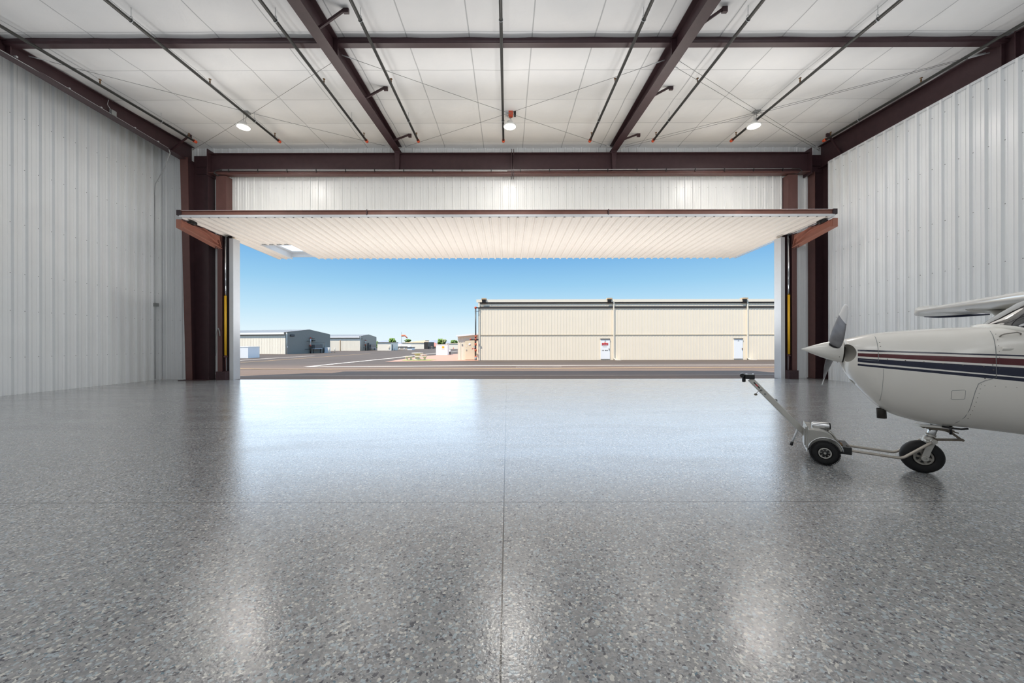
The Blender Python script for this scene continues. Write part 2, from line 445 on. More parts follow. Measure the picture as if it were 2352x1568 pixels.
ROWS = (1.0, 2.25, 3.25, 4.6, 6.1, 7.5)
mb = MB(); fn = lambda a, z, h: (XL + h, a, z)
ribbed(mb, fn, YB, YF, 0, 9.45, 0.05, 0, 1.7); screws(mb, fn, 2, YF, ROWS, 0.05)
struct(mb.build('wall_left', [M['panel'], M['screw']]))
mb = MB(); fn = lambda a, z, h: (XR - h, a, z)
ribbed(mb, fn, YB, 13.76, 0, right_bot, 0.11, 0, 1.7); screws(mb, fn, 2, 13.7, ROWS, 0.11)
mb.add([(XO, YB, 0), (XO, YF, 0), (XO, YF, 9.45), (XO, YB, 9.45)], [(0,1,2,3)])
struct(mb.build('wall_right', [M['panel'], M['screw']]))
mb = MB(); fn = lambda a, z, h: (a, YF - h, z)
ribbed(mb, fn, XL, -11.95, 0, 9.45, 0.1); ribbed(mb, fn, -11.95, -10.46, 0, zc(YF), 0.1); ribbed(mb, fn, 10.44, XO, 0, zc(YF), 0.1); ribbed(mb, fn, -10.46, 10.44, 5.75, zc(YF), 0.1)
screws(mb, fn, -10.4, 10.4, (7.28,), 0.1); screws(mb, fn, -13, -10.5, (1.0, 2.25, 7.28), 0.1)
struct(mb.build('wall_front', [M['panel'], M['screw']]))
mb = MB(); ribbed(mb, lambda a, z, h: (a, YB + h, z), XL, XO, 0, 9.45, 0.1)
struct(mb.build('wall_back', M['panel']))

# ceiling: insulation facing that sags between the purlin lines
mb = MB(); nx, ny = 150, 150; vs = []; xs = []; ys = []
x = XL
SX0, SXP, SY0, SYP = -0.875, 1.475, 10.08, 1.31
XC = FR_L - .10; xs = [XC + (XO - XC)*i/200 for i in range(201)]; ys = [YB + (YF - YB)*i/190 for i in range(191)]
for yv in ys:
    for xv in xs:
        fx = ((xv - SX0)/SXP) % 1.0; fy = ((yv - SY0)/SYP) % 1.0
        sag = 0.052*(math.sin(PI*fy)**0.8)*(0.55 + 0.45*math.sin(PI*fx)**0.6) + 0.008*math.sin(PI*fx)**0.5
        sag *= 0.8 + 0.35*math.sin(xv*1.7 + math.floor((yv - SY0)/SYP)*2.1)*math.cos(xv*0.83 + yv*0.3)
        vs.append((xv, yv, zc(yv) - sag))
W = len(xs)
mb.add(vs, [(j*W + i, j*W + i + 1, (j+1)*W + i + 1, (j+1)*W + i) for j in range(len(ys)-1) for i in range(W-1)], 0, True)
struct(mb.build('ceiling', M['ceiling']))
struct(MB().box((XL - .3, YB - .3, 9.5), (XO + .3, YF + .25, 9.6)).build('roof', M['roof_grey']))

# white angle along the top of the right liner, outer wall skin and eave
mb = MB()
for i in range(20):
    a, b = 0.5 + i*0.663, 0.5 + (i+1)*0.663
    mb.add([(XR - .035, a, right_bot(a) - .05), (XR - .035, b, right_bot(b) - .05), (XR - .035, b, right_bot(b) + .02), (XR - .035, a, right_bot(a) + .02),
            (XR + .03, a, right_bot(a) + .02), (XR + .03, b, right_bot(b) + .02)], [(0,1,2,3), (3,2,5,4)])
mb.box((XR - .03, 13.74, 0), (XR + .02, 13.77, right_bot(13.76)))
struct(mb.build('trim_1', M['alu']))
mb = MB()
mb.box((XL - .3, YF + .02, 0), (-10.5, YF + .25, 9.6)); mb.box((10.5, YF + .02, 0), (XO + .3, YF + .25, 9.6))
mb.box((-10.5, YF + .02, 5.75), (10.5, YF + .25, 9.6))
struct(mb.build('wall_outside', M['beige']))

# jamb trims, floor edge
for s, a, b in ((-1, -10.46, -10.31), (1, 10.31, 10.46)):
    mb = MB(); mb.box((a, 14.26, 0), (b, 14.62, 5.32))
    struct(mb.build('trim_2' if s < 0 else 'trim_3', M['alu']))
struct(MB().box((-10.46, 14.30, -0.12), (10.46, 14.37, 0.0)).build('trim_4', M['dark_gap']))

# ---------------------------------------------------------------- steel frame
def ibeam_y(name, X, bot, Y0, Y1, label, stiff=(), fw=0.26, n=24, parts=True):
    t = thing(name, label, 'roof beam', (X, Y1, bot(Y1)), 'roof rafters')
    ys = [Y0 + (Y1 - Y0)*i/n for i in range(n + 1)]
    web = MB(); fl = MB(); tf = MB()
    for i in range(n):
        a, b = ys[i], ys[i+1]; th = 0.007
        for (m, x0, x1, fz0, fz1) in ((web, X - th, X + th, lambda y: bot(y), lambda y: zc(y) - 0.03),
                                      (fl, X - fw/2, X + fw/2, lambda y: bot(y) - 0.014, bot),
                                      (tf, X - fw/2, X + fw/2, lambda y: zc(y) - 0.085, lambda y: zc(y) - 0.07)):
            m.add([(x0,a,fz0(a)),(x1,a,fz0(a)),(x1,b,fz0(b)),(x0,b,fz0(b)),(x0,a,fz1(a)),(x1,a,fz1(a)),(x1,b,fz1(b)),(x0,b,fz1(b))],
                  [(0,3,2,1),(4,5,6,7),(1,2,6,5),(3,0,4,7)] + ([(0,1,5,4)] if i == 0 else []) + ([(2,3,7,6)] if i == n-1 else []))
    web.build('web', M['steel'], t); fl.build('bottom_flange', M['steel'], t); tf.build('top_flange', M['steel'], t)
    for y in stiff:
        MB().box((X - fw/2 + .01, y - .012, bot(y)), (X + fw/2 - .01, y + .012, zc(y) - .04)).build('splice_plate', M['steel'], t)
    return t
ibeam_y('roof_rafter', FR_L, side_bot, YB + .1, 14.3, 'maroon steel roof beam along the top of the left wall', (9.0, 8.75))
ibeam_y('roof_rafter', FR_A, inner_bot, YB + .02, 14.25, 'maroon tapered roof beam left of the centre lamp, reaching the door header', (8.9,))
ibeam_y('roof_rafter', FR_B, inner_bot, YB + .02, 14.25, 'maroon tapered roof beam right of the centre lamp, reaching the door header', (8.9,))
ibeam_y('roof_rafter', FR_R, right_bot, YB + .1, 14.3, 'maroon steel roof beam above the right wall liner', (9.0, 8.75))

# strut beams between the frames, 9 m away
for a, b, lab in ((FR_L, FR_A, 'maroon strut beam under the ceiling in the left bay'),
                  (FR_A, FR_B, 'maroon strut beam under the ceiling in the middle bay'),
                  (FR_B, FR_R, 'maroon strut beam under the ceiling in the right bay')):
    z1 = zc(9.0) - 0.012; z0 = 8.425
    mb = MB(); pr = [(8.93, z0), (9.08, z0), (9.08, z1), (8.93, z1), (8.93, z1 - .02), (8.915, z1 - .05), (8.915, z0 + .05), (8.93, z0 + .02)]
    mb.prism([(a + .01, y, z) for y, z in pr], (b - a - .02, 0, 0))
    o = mb.build('strut_beam', M['steel']); tag(o, lab, 'beam', 'strut beams across the hangar', 'thing')

# header beam above the door
hb = thing('header_beam', 'deep maroon steel header beam running above the hangar door', 'beam', (0.1, 14.2, 7.7))
MB().box((-11.06, 14.19, 7.72), (11.26, 14.21, 8.42)).build('web', M['steel'], hb)
MB().box((-11.06, 14.06, 8.41), (11.26, 14.34, 8.43)).build('top_flange', M['steel'], hb)
MB().box((-11.06, 14.05, 7.695), (11.26, 14.36, 7.72)).build('bottom_flange', M['steel2'], hb)
MB().box((-10.8, 14.08, 7.645), (10.85, 14.30, 7.70)).build('lower_channel', M['steel2'], hb)
for xx in (-11.08, 11.27):
    MB().box((xx - .015, 14.0, 7.6), (xx + .015, 14.4, 8.56)).build('end_plate', M['steel'], hb)
mb = MB()
for dx in (-.035, .035): mb.box((.22 + dx - .012, 14.02, 7.56), (.22 + dx + .012, 14.36, 8.54))
mb.build('splice_plate', M['steel'], hb)
for xx in (FR_A, FR_B):
    mb = MB(); mb.prism([(xx - .10, 14.06, 8.55), (xx + .10, 14.06, 8.55), (xx + .06, 14.1, 7.75), (xx - .06, 14.1, 7.75)], (0, .10, 0))
    mb.build('gusset', M['steel'], hb)

# corner columns
for s, lab in ((-1, 'maroon steel column in the left front corner'), (1, 'maroon steel column in the right front corner')):
    fx = FR_L if s < 0 else 12.0
    t = thing('steel_column', lab, 'column', (s*11.5, 14.2, 0), 'front corner columns')
    if s < 0:
        mb = MB()   # tapered frame flange that faces the room
        mb.prism([(-11.86, 13.97, 0), (-11.62, 13.97, 0), (-11.72, 13.90, 8.2), (-12.00, 13.90, 8.2)], (0, .02, 0)); mb.build('front_flange', M['steel2'], t)
        MB().box((-11.81, 13.99, 0), (-11.79, 14.42, 8.2)).build('frame_web', M['steel'], t)
        MB().box((-11.80, 14.29, 0), (-11.13, 14.31, 8.43)).build('web', M['steel'], t)
        MB().box((-11.135, 14.10, 0), (-11.115, 14.42, 7.72)).build('side_flange', M['steel'], t)
        for z in (7.74, 8.0): MB().box((-11.7, 14.24, z), (-11.14, 14.29, z + .015)).build('stiffener', M['steel'], t)
        MB().box((-12.05, 13.85, 0), (-11.1, 14.44, 0.02)).build('base_plate', M['steel'], t)
    else:
        MB().box((11.455, 14.10, 0), (11.475, 14.42, 7.72)).build('side_flange', M['steel2'], t)
        MB().box((11.46, 14.29, 0), (12.05, 14.31, 8.43)).build('web', M['steel'], t)
        MB().box((11.93, 14.0, 0), (12.02, 14.30, 8.2)).build('frame_web', M['steel'], t)
        for z in (7.74, 8.0): MB().box((11.48, 14.24, z), (11.93, 14.29, z + .015)).build('stiffener', M['steel'], t)
        MB().box((11.40, 14.05, 0), (12.03, 14.44, 0.02)).build('base_plate', M['steel'], t)

# door posts
for s, lab in ((-1, 'red-brown steel door post at the left jamb'), (1, 'red-brown steel door post at the right jamb')):
    t = thing('door_post', lab, 'post', (s*10.7, 14.2, 0), 'door posts')
    x0, x1 = s*10.80, s*10.63
    MB().box((min(x0,x1), 14.12, 0), (max(x0,x1), 14.14, 7.6)).build('front_flange', M['steel2'], t)
    MB().box((s*10.72 - .01, 14.14, 0), (s*10.72 + .01, 14.40, 7.6)).build('web', M['steel'], t)
    a, b = sorted((s*10.63, s*10.46))
    MB().box((a, 14.36, 0), (b, 14.40, 7.6)).build('back_flange', M['dark_gap'] if s < 0 else M['steel'], t)
    a, b = sorted((s*10.82, s*10.47))
    MB().box((a, 14.06, 0), (b, 14.36, 0.32)).build('foot_plate', M['steel'], t)
    if s < 0:
        MB().box((-10.82, 14.09, 5.6), (-10.44, 14.40, 7.6)).build('upper_box', M['steel2'], t)
    else:
        MB().box((10.47, 14.09, 5.6), (10.82, 14.40, 7.6)).build('upper_box', M['steel2'], t)

# hydraulic cylinders
for s, lab in ((-1, 'yellow hydraulic ram with chrome rod at the left door post'), (1, 'yellow hydraulic ram with chrome rod at the right door post')):
    X = s*10.56; Y = 14.2
    t = thing('hydraulic_ram', lab, 'hydraulic cylinder', (X, Y, 0.3), 'door rams')
    MB().cyl((X, Y, .92), (X, Y, 3.14), .042, 16).build('barrel', M['yellow'], t)
    MB().cyl((X, Y, 3.14), (X, Y, 5.25), .024, 14).build('piston_rod', M['chrome'], t)
    mb = MB(); mb.cyl((X, Y, .86), (X, Y, .92), .03); mb.cyl((X, Y, .30), (X, Y, .88), .014); mb.box((X - .05, Y - .03, .84), (X + .05, Y + .03, .90))
    mb.build('clevis', M['steel2'], t)

# flange braces from rafters up to the purlins
def brace(p, q, lab):
    mb = MB(); p, q = Vector(p), Vector(q)
    mb.bar(p, q, .045, .05); mb.box((q.x - .055, q.y - .03, q.z - .10), (q.x + .055, q.y + .03, q.z + .02))
    o = mb.build('flange_brace', M['steel']); o.data.update()
    return tag(o, lab, 'brace', 'rafter braces', 'thing')
for X, side in ((FR_A, 'left'), (FR_B, 'right')):
    for Y, w in ((8.08, 'nearest the camera'), (10.72, 'middle of three'), (13.37, 'closest to the header')):
        brace((X + .02, Y, inner_bot(Y) + .03), (X + .66, Y, zc(Y) - .05), 'maroon diagonal brace on the %s inner roof beam, %s' % (side, w))
brace((FR_L + .02, 13.4, side_bot(13.4) + .05), (-11.22, 13.4, zc(13.4) - .05), 'maroon diagonal brace by the left front corner column')
brace((FR_R - .02, 13.4, right_bot(13.4) + .12), (11.36, 13.4, zc(13.4) - .05), 'maroon diagonal brace by the right front corner column')

# cable bracing
def cable(p, q, lab, eye=None):
    p, q = Vector(p), Vector(q)
    t = thing('bracing_cable', lab, 'cable', p, 'roof bracing cables')
    mb = MB(); pts = [p.lerp(q, i/8) - Vector((0, 0, .03*math.sin(PI*i/8))) for i in range(9)]
    mb.tube(pts, .005, 6); mb.build('wire', M['cable'], t)
    d = (q - p).normalized()
    for a, s in ((p, 1), (q, -1)):
        MB().cyl(a, a + d*s*.35, .013, 8).build('turnbuckle', M['zinc'], t)
def cz(Y, d=.14): return zc(Y) - d
cable((FR_L + .1, 9.35, cz(9.35)), (FR_A - .05, 14.0, cz(14, .24)), 'thin cable in the left bay from the left wall beam toward the header')
cable((FR_A - .05, 9.35, cz(9.35, .2)), (FR_L + .2, 14.1, cz(14.1, .24)), 'thin cable in the left bay ending at the left front corner')
cable((FR_A + .05, 9.25, cz(9.25, .2)), (FR_B - .05, 14.0, cz(14, .24)), 'thin cable in the middle bay rising to the left strut joint')
cable((FR_B - .05, 9.45, cz(9.45, .2)), (FR_A + .05, 14.05, cz(14, .24)), 'thin cable in the middle bay rising to the right strut joint')
cable((FR_B + .05, 9.30, cz(9.3, .2)), (FR_R - .2, 14.1, cz(14.1, .24)), 'upper of two thin cables ending at the right front corner')
cable((FR_B + .05, 9.42, cz(9.42, .3)), (FR_R - .24, 14.1, cz(14.1, .30)), 'lower of two thin cables ending at the right front corner')
cable((FR_R - .1, 9.30, cz(9.3)), (FR_B + .05, 14.0, cz(14, .22)), 'upper of two thin cables from the right wall beam toward the header')
cable((FR_R - .1, 9.22, cz(9.3, .2)), (FR_B + .05, 14.05, cz(14, .28)), 'lower of two thin cables from the right wall beam toward the header')

# sprinkler pipes
def zp(Y): return zc(Y) - 0.315
PX = [-10.95, -7.99, -4.92, -3.11, -0.12, 2.92, 5.14, 7.9, 11.16]
PL = ['black sprinkler pipe beside the left wall beam', 'black sprinkler pipe passing over the left lamp', 'black sprinkler pipe just left of the left inner roof beam',
      'black sprinkler pipe just right of the left inner roof beam', 'black sprinkler pipe in the centre above the middle lamp', 'black sprinkler pipe just left of the right inner roof beam',
      'black sprinkler pipe just right of the right inner roof beam', 'black sprinkler pipe passing over the right lamp', 'black sprinkler pipe beside the right wall beam']
def sprinkler(X, lab):
    t = thing('sprinkler_pipe', lab, 'pipe', (X, 13.34, zp(13.34)), 'ceiling sprinkler pipes')
    MB().tube([(X, YB + .1, zp(YB)), (X, 5, zp(5)), (X, 13.32, zp(13.32))], .036, 12).build('pipe', M['pipe'], t)
    MB().lathe((X, 13.24, zp(13.24)), (0, 1, .0437), [(0, .037), (0, .05), (.11, .05), (.13, .035), (.13, 0)], 14).build('end_cap', M['orange'], t)
    for y in (4.5, 7.35, 10.2, 13.05):
        mb = MB(); z = zp(y)
        mb.cyl((X, y, z + .03), (X, y, z + .09), .016, 8); mb.lathe((X, y, z + .09), (0,0,1), [(0, .02), (.02, .012), (.05, .012), (.055, .034), (.062, .034), (.062, 0)], 10)
        mb.build('sprinkler_head', M['brass'], t)
    for y in (4.1, 8.06, 12.0):
        mb = MB(); z = zp(y)
        mb.cyl((X, y, z + .07), (X, y, zc(y) - .01), .006, 6)
        mb.tube([(X + .043*math.cos(a), y, z + .043*math.sin(a)) for a in [2*PI*i/12 for i in range(13)]], .007, 6, cap=False)
        mb.tube([(X + .03*math.cos(a), y, z + .07 + .03*math.sin(a)) for a in [2*PI*i/8 for i in range(9)]], .005, 6, cap=False)
        mb.build('hanger', M['zinc'], t)
for X, l in zip(PX, PL): sprinkler(X, l)

# high-bay lamps
def lamp(X, Y, Z, lab, orange=False):
    t = thing('high_bay_lamp', lab, 'ceiling lamp', (X, Y, Z), 'high bay lamps')
    r = .205
    MB().lathe((X, Y, Z), (0,0,1), [(0, r - .03), (.0, r), (.035, r), (.06, r - .05), (.10, .10), (.17, .09), (.18, 0)], 32).build('housing', M['lamp_white'], t)
    mb = MB(); mb.lathe((X, Y, Z + .004), (0,0,-1), [(0, r - .015), (.012, r - .04), (.016, .02), (.016, 0)], 32); mb.build('lens', M['lens'], t)
    MB().cyl((X, Y, Z - .013), (X, Y, Z - .022), .014, 12).build('sensor', M['grey_box'], t)
    top = zc(Y) - .03
    if orange:
        mb = MB()
        pr = [(-.05, -.09), (-.075, -.05), (-.075, .08), (-.03, .13), (.03, .13), (.07, .08), (.07, -.05), (.045, -.09)]
        mb.prism([(X + .03 + a, Y - .06, Z + .40 + b) for a, b in pr], (0, .10, 0)); mb.build('hoist_housing', M['orange'], t)
        MB().box((X + .12, Y - .04, Z + .33), (X + .19, Y + .03, Z + .50)).build('cable_reel', M['black'], t)
        mb = MB(); mb.cyl((X + .03, Y, Z + .52), (X + .03, Y, top), .010, 8)
        mb.tube([(X + .03, Y, top - .05), (X + .10, Y, top - .02), (X + .155, Y, Z + .62), (X + .155, Y, Z + .49)], .009, 8)
        mb.tube([(X - .10, Y, top - .12), (X - .10, Y, Z + .5), (X - .06, Y, Z + .30), (X + .02, Y, Z + .26), (X + .05, Y, Z + .30)], .006, 6)
        mb.cyl((X + .03, Y, Z + .17), (X + .03, Y, Z + .32), .008, 8); mb.build('suspension_cord', M['cable'], t)
        MB().box((X - .14, Y - .06, top - .12), (X - .04, Y + .06, top + .02)).build('mounting_plate', M['zinc'], t)
    else:
        mb = MB(); mb.cyl((X, Y, Z + .17), (X + .01, Y, top), .006, 6); mb.cyl((X + .06, Y, Z + .15), (X + .10, Y, top), .005, 6); mb.build('suspension_cord', M['cable'], t)
        MB().box((X - .02, Y - .08, top - .03), (X + .18, Y + .08, top + .02)).build('mounting_plate', M['grey_box'], t)
LZ = 8.2; LY = 12.0
lamp(-8.34, LY, LZ, 'lit round high bay lamp hanging in the left bay')
lamp(.10, LY, LZ, 'lit round high bay lamp under the orange hoist in the middle bay', True)
lamp(7.83, LY, LZ, 'lit round high bay lamp hanging in the right bay')

# conduits on the left
def edge_l(Y): return (FR_L - .13 + .24, Y, side_bot(Y) + .012)
t = thing('electrical_conduit', 'thin grey conduit along the lower edge of the left wall beam', 'conduit', edge_l(13))
pts = [edge_l(y) for y in (2, 5, 8, 10, 12, 13.0)]
p = edge_l(13.2); pts += [p, (p[0] - .05, 13.32, p[2] - .10), (p[0] - .5, 13.6, p[2] - .50), (XL + .10, 14.1, 7.3), (XL + .07, 14.1, 6.9)]
MB().tube(pts, .013, 8).build('tubing', M['zinc'], t)
for y in (7.4, 9.1, 10.2, 11.0, 12.0, 12.8):
    q = edge_l(y); MB().box((q[0] - .05, y - .02, q[2] - .012), (q[0] + .03, y + .02, q[2] + .03)).build('clip', M['zinc'], t)
q = edge_l(11.35); MB().box((q[0] - .05, 11.28, q[2]), (q[0] + .03, 11.42, q[2] + .14)).build('junction_box', M['grey_box'], t)
mb = MB(); mb.tube([(q[0], 11.3, q[2] + .1), (q[0] - .04, 11.22, q[2] + .25), (q[0] - .03, 11.25, q[2] + .42), (q[0], 11.33, zc(11.3) - .08)], .008, 6); mb.build('loop_cable', M['zinc'], t)
t = thing('wall_conduit', 'thin vertical conduit on the left wall near the front corner', 'conduit', (XL + .06, 14.12, .1))
MB().cyl((XL + .06, 14.12, .05), (XL + .06, 14.12, 6.9), .014, 8).build('tubing', M['zinc'], t)
MB().box((XL + .03, 14.06, 2.75), (XL + .14, 14.2, 2.87)).build('outlet_box', M['grey_box'], t)
o = MB().box((-11.0, YF - .07, 7.1), (-10.93, YF - .0, 7.24)).build('wall_switch', M['white_flat']); tag(o, 'small white box high on the narrow wall strip by the left door post', 'switch', None, 'thing')
t = thing('wall_hook', 'dark coiled cord hanging on the left door post', 'cord', (-10.78, 14.1, 1.5))
mb = MB(); mb.tube([(-10.78, 14.10, 1.86), (-10.72, 14.06, 1.92), (-10.68, 14.06, 1.8), (-10.68, 14.08, 1.64)], .018, 8)
mb.tube([(-10.80, 14.1, 1.85), (-10.84, 14.1, 1.6), (-10.85, 14.12, 1.2), (-10.88, 14.13, .9)], .010, 6); mb.build('cord', M['grey_box'], t)

# hydraulic line along the header
t = thing('hydraulic_line', 'thin pair of pale tubes clipped along the bottom of the header', 'pipe', (-10.6, 14.02, 7.78))
mb = MB(); mb.tube([(-10.55, 14.03, 7.80), (0.0, 14.03, 7.76), (10.55, 14.03, 7.80)], .013, 8); mb.tube([(-10.55, 14.03, 7.765), (0.0, 14.03, 7.725), (.01, 14.03, 7.725)], .013, 8)
mb.build('tubing', M['zinc'], t)
for i in range(20):
    x = -10.3 + i*1.08; MB().box((x - .012, 14.01, 7.70), (x + .012, 14.05, 7.82)).build('clip', M['black'], t)
MB().tube([(-10.55, 14.03, 7.79), (-10.75, 14.0, 7.76), (-10.85, 14.02, 7.68), (-10.7, 14.05, 7.58)], .022, 8).build('hose', M['black'], t)
MB().tube([(10.55, 14.03, 7.79), (10.80, 14.0, 7.78), (10.92, 14.0, 7.70), (10.8, 14.05, 7.6)], .018, 8).build('hose', M['black'], t)

# ---------------------------------------------------------------- hangar door, tilted open
D0, D1 = 12.36, 17.73; DZ0, DZ1 = 5.50, 5.335; DW = 10.66
def dz(Y): return DZ0 + (Y - D0)/(D1 - D0)*(DZ1 - DZ0)
door = bpy.data.objects.new('door_1', None); COL.objects.link(door); door.location = (0, D0, DZ0); ORG[door.name] = Vector(door.location); struct(door)
mb = MB(); A0, A1, AY = -11.16, -9.78, 14.62 + 9.9   # opening of the small walk-through door
hx0, hx1, hy0 = -10.03, -8.80, 15.45
def dl(a, Y, h): return (a, Y, dz(Y) - h)
ribbed(mb, dl, -DW, hx0, D0, D1, .05, 0, 1.5); ribbed(mb, dl, hx1, DW, D0, D1, .05, 0, 1.5); ribbed(mb, dl, hx0, hx1, D0, hy0, .05, 0, 1.5)
mb.build('liner', M['door_liner'], door)
mb = MB(); TT = .17
mb.add([(-DW, D0, dz(D0)+TT), (hx0, D0, dz(D0)+TT), (hx0, D1, dz(D1)+TT), (-DW, D1, dz(D1)+TT)], [(0,1,2,3)])
mb.add([(hx1, D0, dz(D0)+TT), (DW, D0, dz(D0)+TT), (DW, D1, dz(D1)+TT), (hx1, D1, dz(D1)+TT)], [(0,1,2,3)])
mb.add([(hx0, D0, dz(D0)+TT), (hx1, D0, dz(D0)+TT), (hx1, hy0, dz(hy0)+TT), (hx0, hy0, dz(hy0)+TT)], [(0,1,2,3)])
for x in (-DW, DW): mb.add([(x, D0, dz(D0)), (x, D1, dz(D1)), (x, D1, dz(D1)+TT), (x, D0, dz(D0)+TT)], [(0,1,2,3)])
for x0, x1 in ((-DW, hx0), (hx1, DW)): mb.add([(x0, D1, dz(D1)), (x1, D1, dz(D1)), (x1, D1, dz(D1)+TT), (x0, D1, dz(D1)+TT)], [(0,1,2,3)])
mb.build('outer_skin', M['beige'], door)
mb = MB(); mb.box((-DW, D0 - .02, DZ0 + .035), (DW, D0 + .0, DZ0 + .175)); mb.box((-DW, D0 - .06, DZ0 + .165), (DW, D0 + .02, DZ0 + .18)); mb.build('edge_beam', M['edge_brown'], door)
mb = MB(); mb.box((-DW, D0 - .055, DZ0 - .03), (DW, D0 + .03, DZ0 + .035)); mb.box((-DW + .1, D0 - .06, DZ0 + .18), (DW - .1, D0 + .02, DZ0 + .19)); mb.build('edge_trim', M['alu'], door)
for x in (-DW, DW):
    MB().box((x - .07 if x < 0 else x - .06, D0 - .07, DZ0 + .03), (x + .06 if x < 0 else x + .07, D0 + .10, DZ0 + .20)).build('end_cap', M['dark_gap'], door)
for x in (-4.55, 3.3): MB().box((x - .012, D0 - .068, DZ0 + .02), (x + .012, D0 - .018, DZ0 + .20)).build('joint_plate', M['steel'], door)
mb = MB()   # seal strips along the two sides and the far edge
for x in (-DW, DW): mb.add([(x - .04, D0, dz(D0) - .035), (x + .04, D0, dz(D0) - .035), (x + .04, D1, dz(D1) - .035), (x - .04, D1, dz(D1) - .035)], [(0,1,2,3)])
mb.build('side_seal', M['alu'], door)
# walk-through door let into the lower-left part of the big door
mb = MB()
for x in (hx0, hx1): mb.add([(x, hy0, dz(hy0) - .03), (x, D1, dz(D1) - .03), (x, D1, dz(D1)+TT + .12), (x, hy0, dz(hy0)+TT + .12)], [(0,1,2,3)])
mb.add([(hx0, hy0, dz(hy0) - .03), (hx1, hy0, dz(hy0) - .03), (hx1, hy0, dz(hy0)+TT + .12), (hx0, hy0, dz(hy0)+TT + .12)], [(0,1,2,3)])
mb.box((hx0, hy0 - .04, dz(hy0) - .055), (hx1, hy0, dz(hy0) - .02))
wd = mb.build('doorway_lining', M['alu'], door)
mb = MB(); zt_ = dz(hy0) + TT
mb.box((hx0, D1 - .06, dz(D1) + .06), (hx1, D1, zt_ + .06)); mb.box((hx0, hy0, zt_ + .02), (-9.88, D1, zt_ + .06)); mb.box((-9.06, hy0, zt_ + .02), (hx1, D1, zt_ + .06))
mb.box((-9.88, hy0, zt_ + .02), (-9.06, 15.95, zt_ + .06)); mb.box((-9.88, 17.42, zt_ + .02), (-9.06, D1, zt_ + .06))
wdo = mb.build('walk_door', M['alu'], door)
MB().box((-9.88, 15.95, zt_ + .035), (-9.06, 17.42, zt_ + .045)).build('window_pane', M['pane'], wdo)
# lifting arms under the door's ends
for s in (-1, 1):
    X = s*10.70
    mb = MB(); Y0, Y1 = 12.45, 14.12
    th = .012
    mb.prism([(X - th, Y0, 5.17), (X - th, Y1, 4.90), (X - th, Y1, 5.36), (X - th, Y0, 5.42)], (2*th, 0, 0))
    xi = X - s*.09
    x0, x1 = sorted((X, X - s*.0 + s*.16))
    mb.prism([(x0, Y0, 5.16), (x0, Y1, 4.89), (x0, Y1, 4.905), (x0, Y0, 5.175)], (x1 - x0, 0, 0))
    mb.box((x0, Y0 - .02, 5.16), (x1, Y0, 5.44))
    x0, x1 = sorted((X, xi))
    mb.prism([(x0, Y0, 5.16), (x0, Y1, 4.89), (x0, Y1, 4.905), (x0, Y0, 5.175)], (x1 - x0, 0, 0))
    mb.prism([(x0, Y0 + .05, 5.36), (x0, 13.3, 5.27), (x0, 13.95, 5.02), (x0, 13.95, 5.035), (x0, 13.3, 5.285), (x0, Y0 + .05, 5.375)], (x1 - x0, 0, 0))
    mb.prism([(x0, 13.25, 5.40), (x0, 13.75, 5.32), (x0, 14.0, 5.20), (x0, 14.08, 4.95), (x0, 14.06, 4.95), (x0, 13.98, 5.18), (x0, 13.74, 5.305), (x0, 13.25, 5.385)], (x1 - x0, 0, 0))
    arm = mb.build('lifting_arm', M['arm'], door)
    mb = MB(); hxx = X - s*.12
    mb.box((hxx - .07, 12.62, 5.36), (hxx + .07, 12.86, 5.46)); mb.cyl((hxx - .09, 12.74, 5.40), (hxx + .09, 12.74, 5.40), .05, 12)
    mb.build('hinge', M['black'], arm)
    mb = MB()
    for k in range(3): mb.cyl((X - s*.05, 13.86 + .09*k, 4.90 - .012*k), (X - s*.05, 13.86 + .09*k, 4.85 - .012*k), .022, 8)
    mb.build('bolt', M['steel2'], arm)

# ---------------------------------------------------------------- light aircraft
PLANE_RZ = math.radians(147.0)
plane = thing('light_aircraft', 'white high-wing propeller aeroplane with navy and maroon stripes, cut off at the right edge', 'aeroplane', (4.32, 3.95, 0), rz=PLANE_RZ)
ST = [  # x, top, bottom, half width, z of widest point
    (0.625, 1.380, 1.085, .190, 1.235), (0.61, 1.388, 1.03, .235, 1.23), (0.58, 1.396, .955, .275, 1.22), (.53, 1.410, .895, .302, 1.20), (.47, 1.428, .815, .322, 1.18),
    (.40, 1.445, .725, .337, 1.15), (.33, 1.456, .645, .349, 1.12), (.22, 1.468, .578, .362, 1.09), (.05, 1.482, .530, .376, 1.06), (-.10, 1.494, .512, .386, 1.04),
    (-.365, 1.503, .503, .400, 1.02), (-.60, 1.500, .485, .425, 1.02), (-.9, 1.49, .47, .455, 1.02), (-1.3, 1.48, .46, .475, 1.02), (-2.2, 1.46, .50, .46, 1.02),
    (-3.2, 1.44, .72, .33, 1.12), (-4.4, 1.40, 1.0, .17, 1.22), (-5.3, 1.36, 1.14, .07, 1.25)]
def lerp_st(x):
    for a, b in zip(ST, ST[1:]):
        if a[0] >= x >= b[0]:
            k = (a[0] - x)/(a[0] - b[0]); return tuple(p + (q - p)*k for p, q in zip(a, b))
def smooth_st(x):
    # average of nearby samples keeps the lofted skin fair
    w = .035 if x > -.3 else .12
    xs = [min(max(x + d*w, ST[-1][0]), ST[0][0]) for d in (-1, -.5, 0, .5, 1)]
    rows = [lerp_st(v) for v in xs]
    return (x,) + tuple(sum(r[i] for r in rows)/5 for i in range(1, 5))
def et_(x): return 2.6 + 2.4*min(1, max(0, (-.22 - x)/.30))
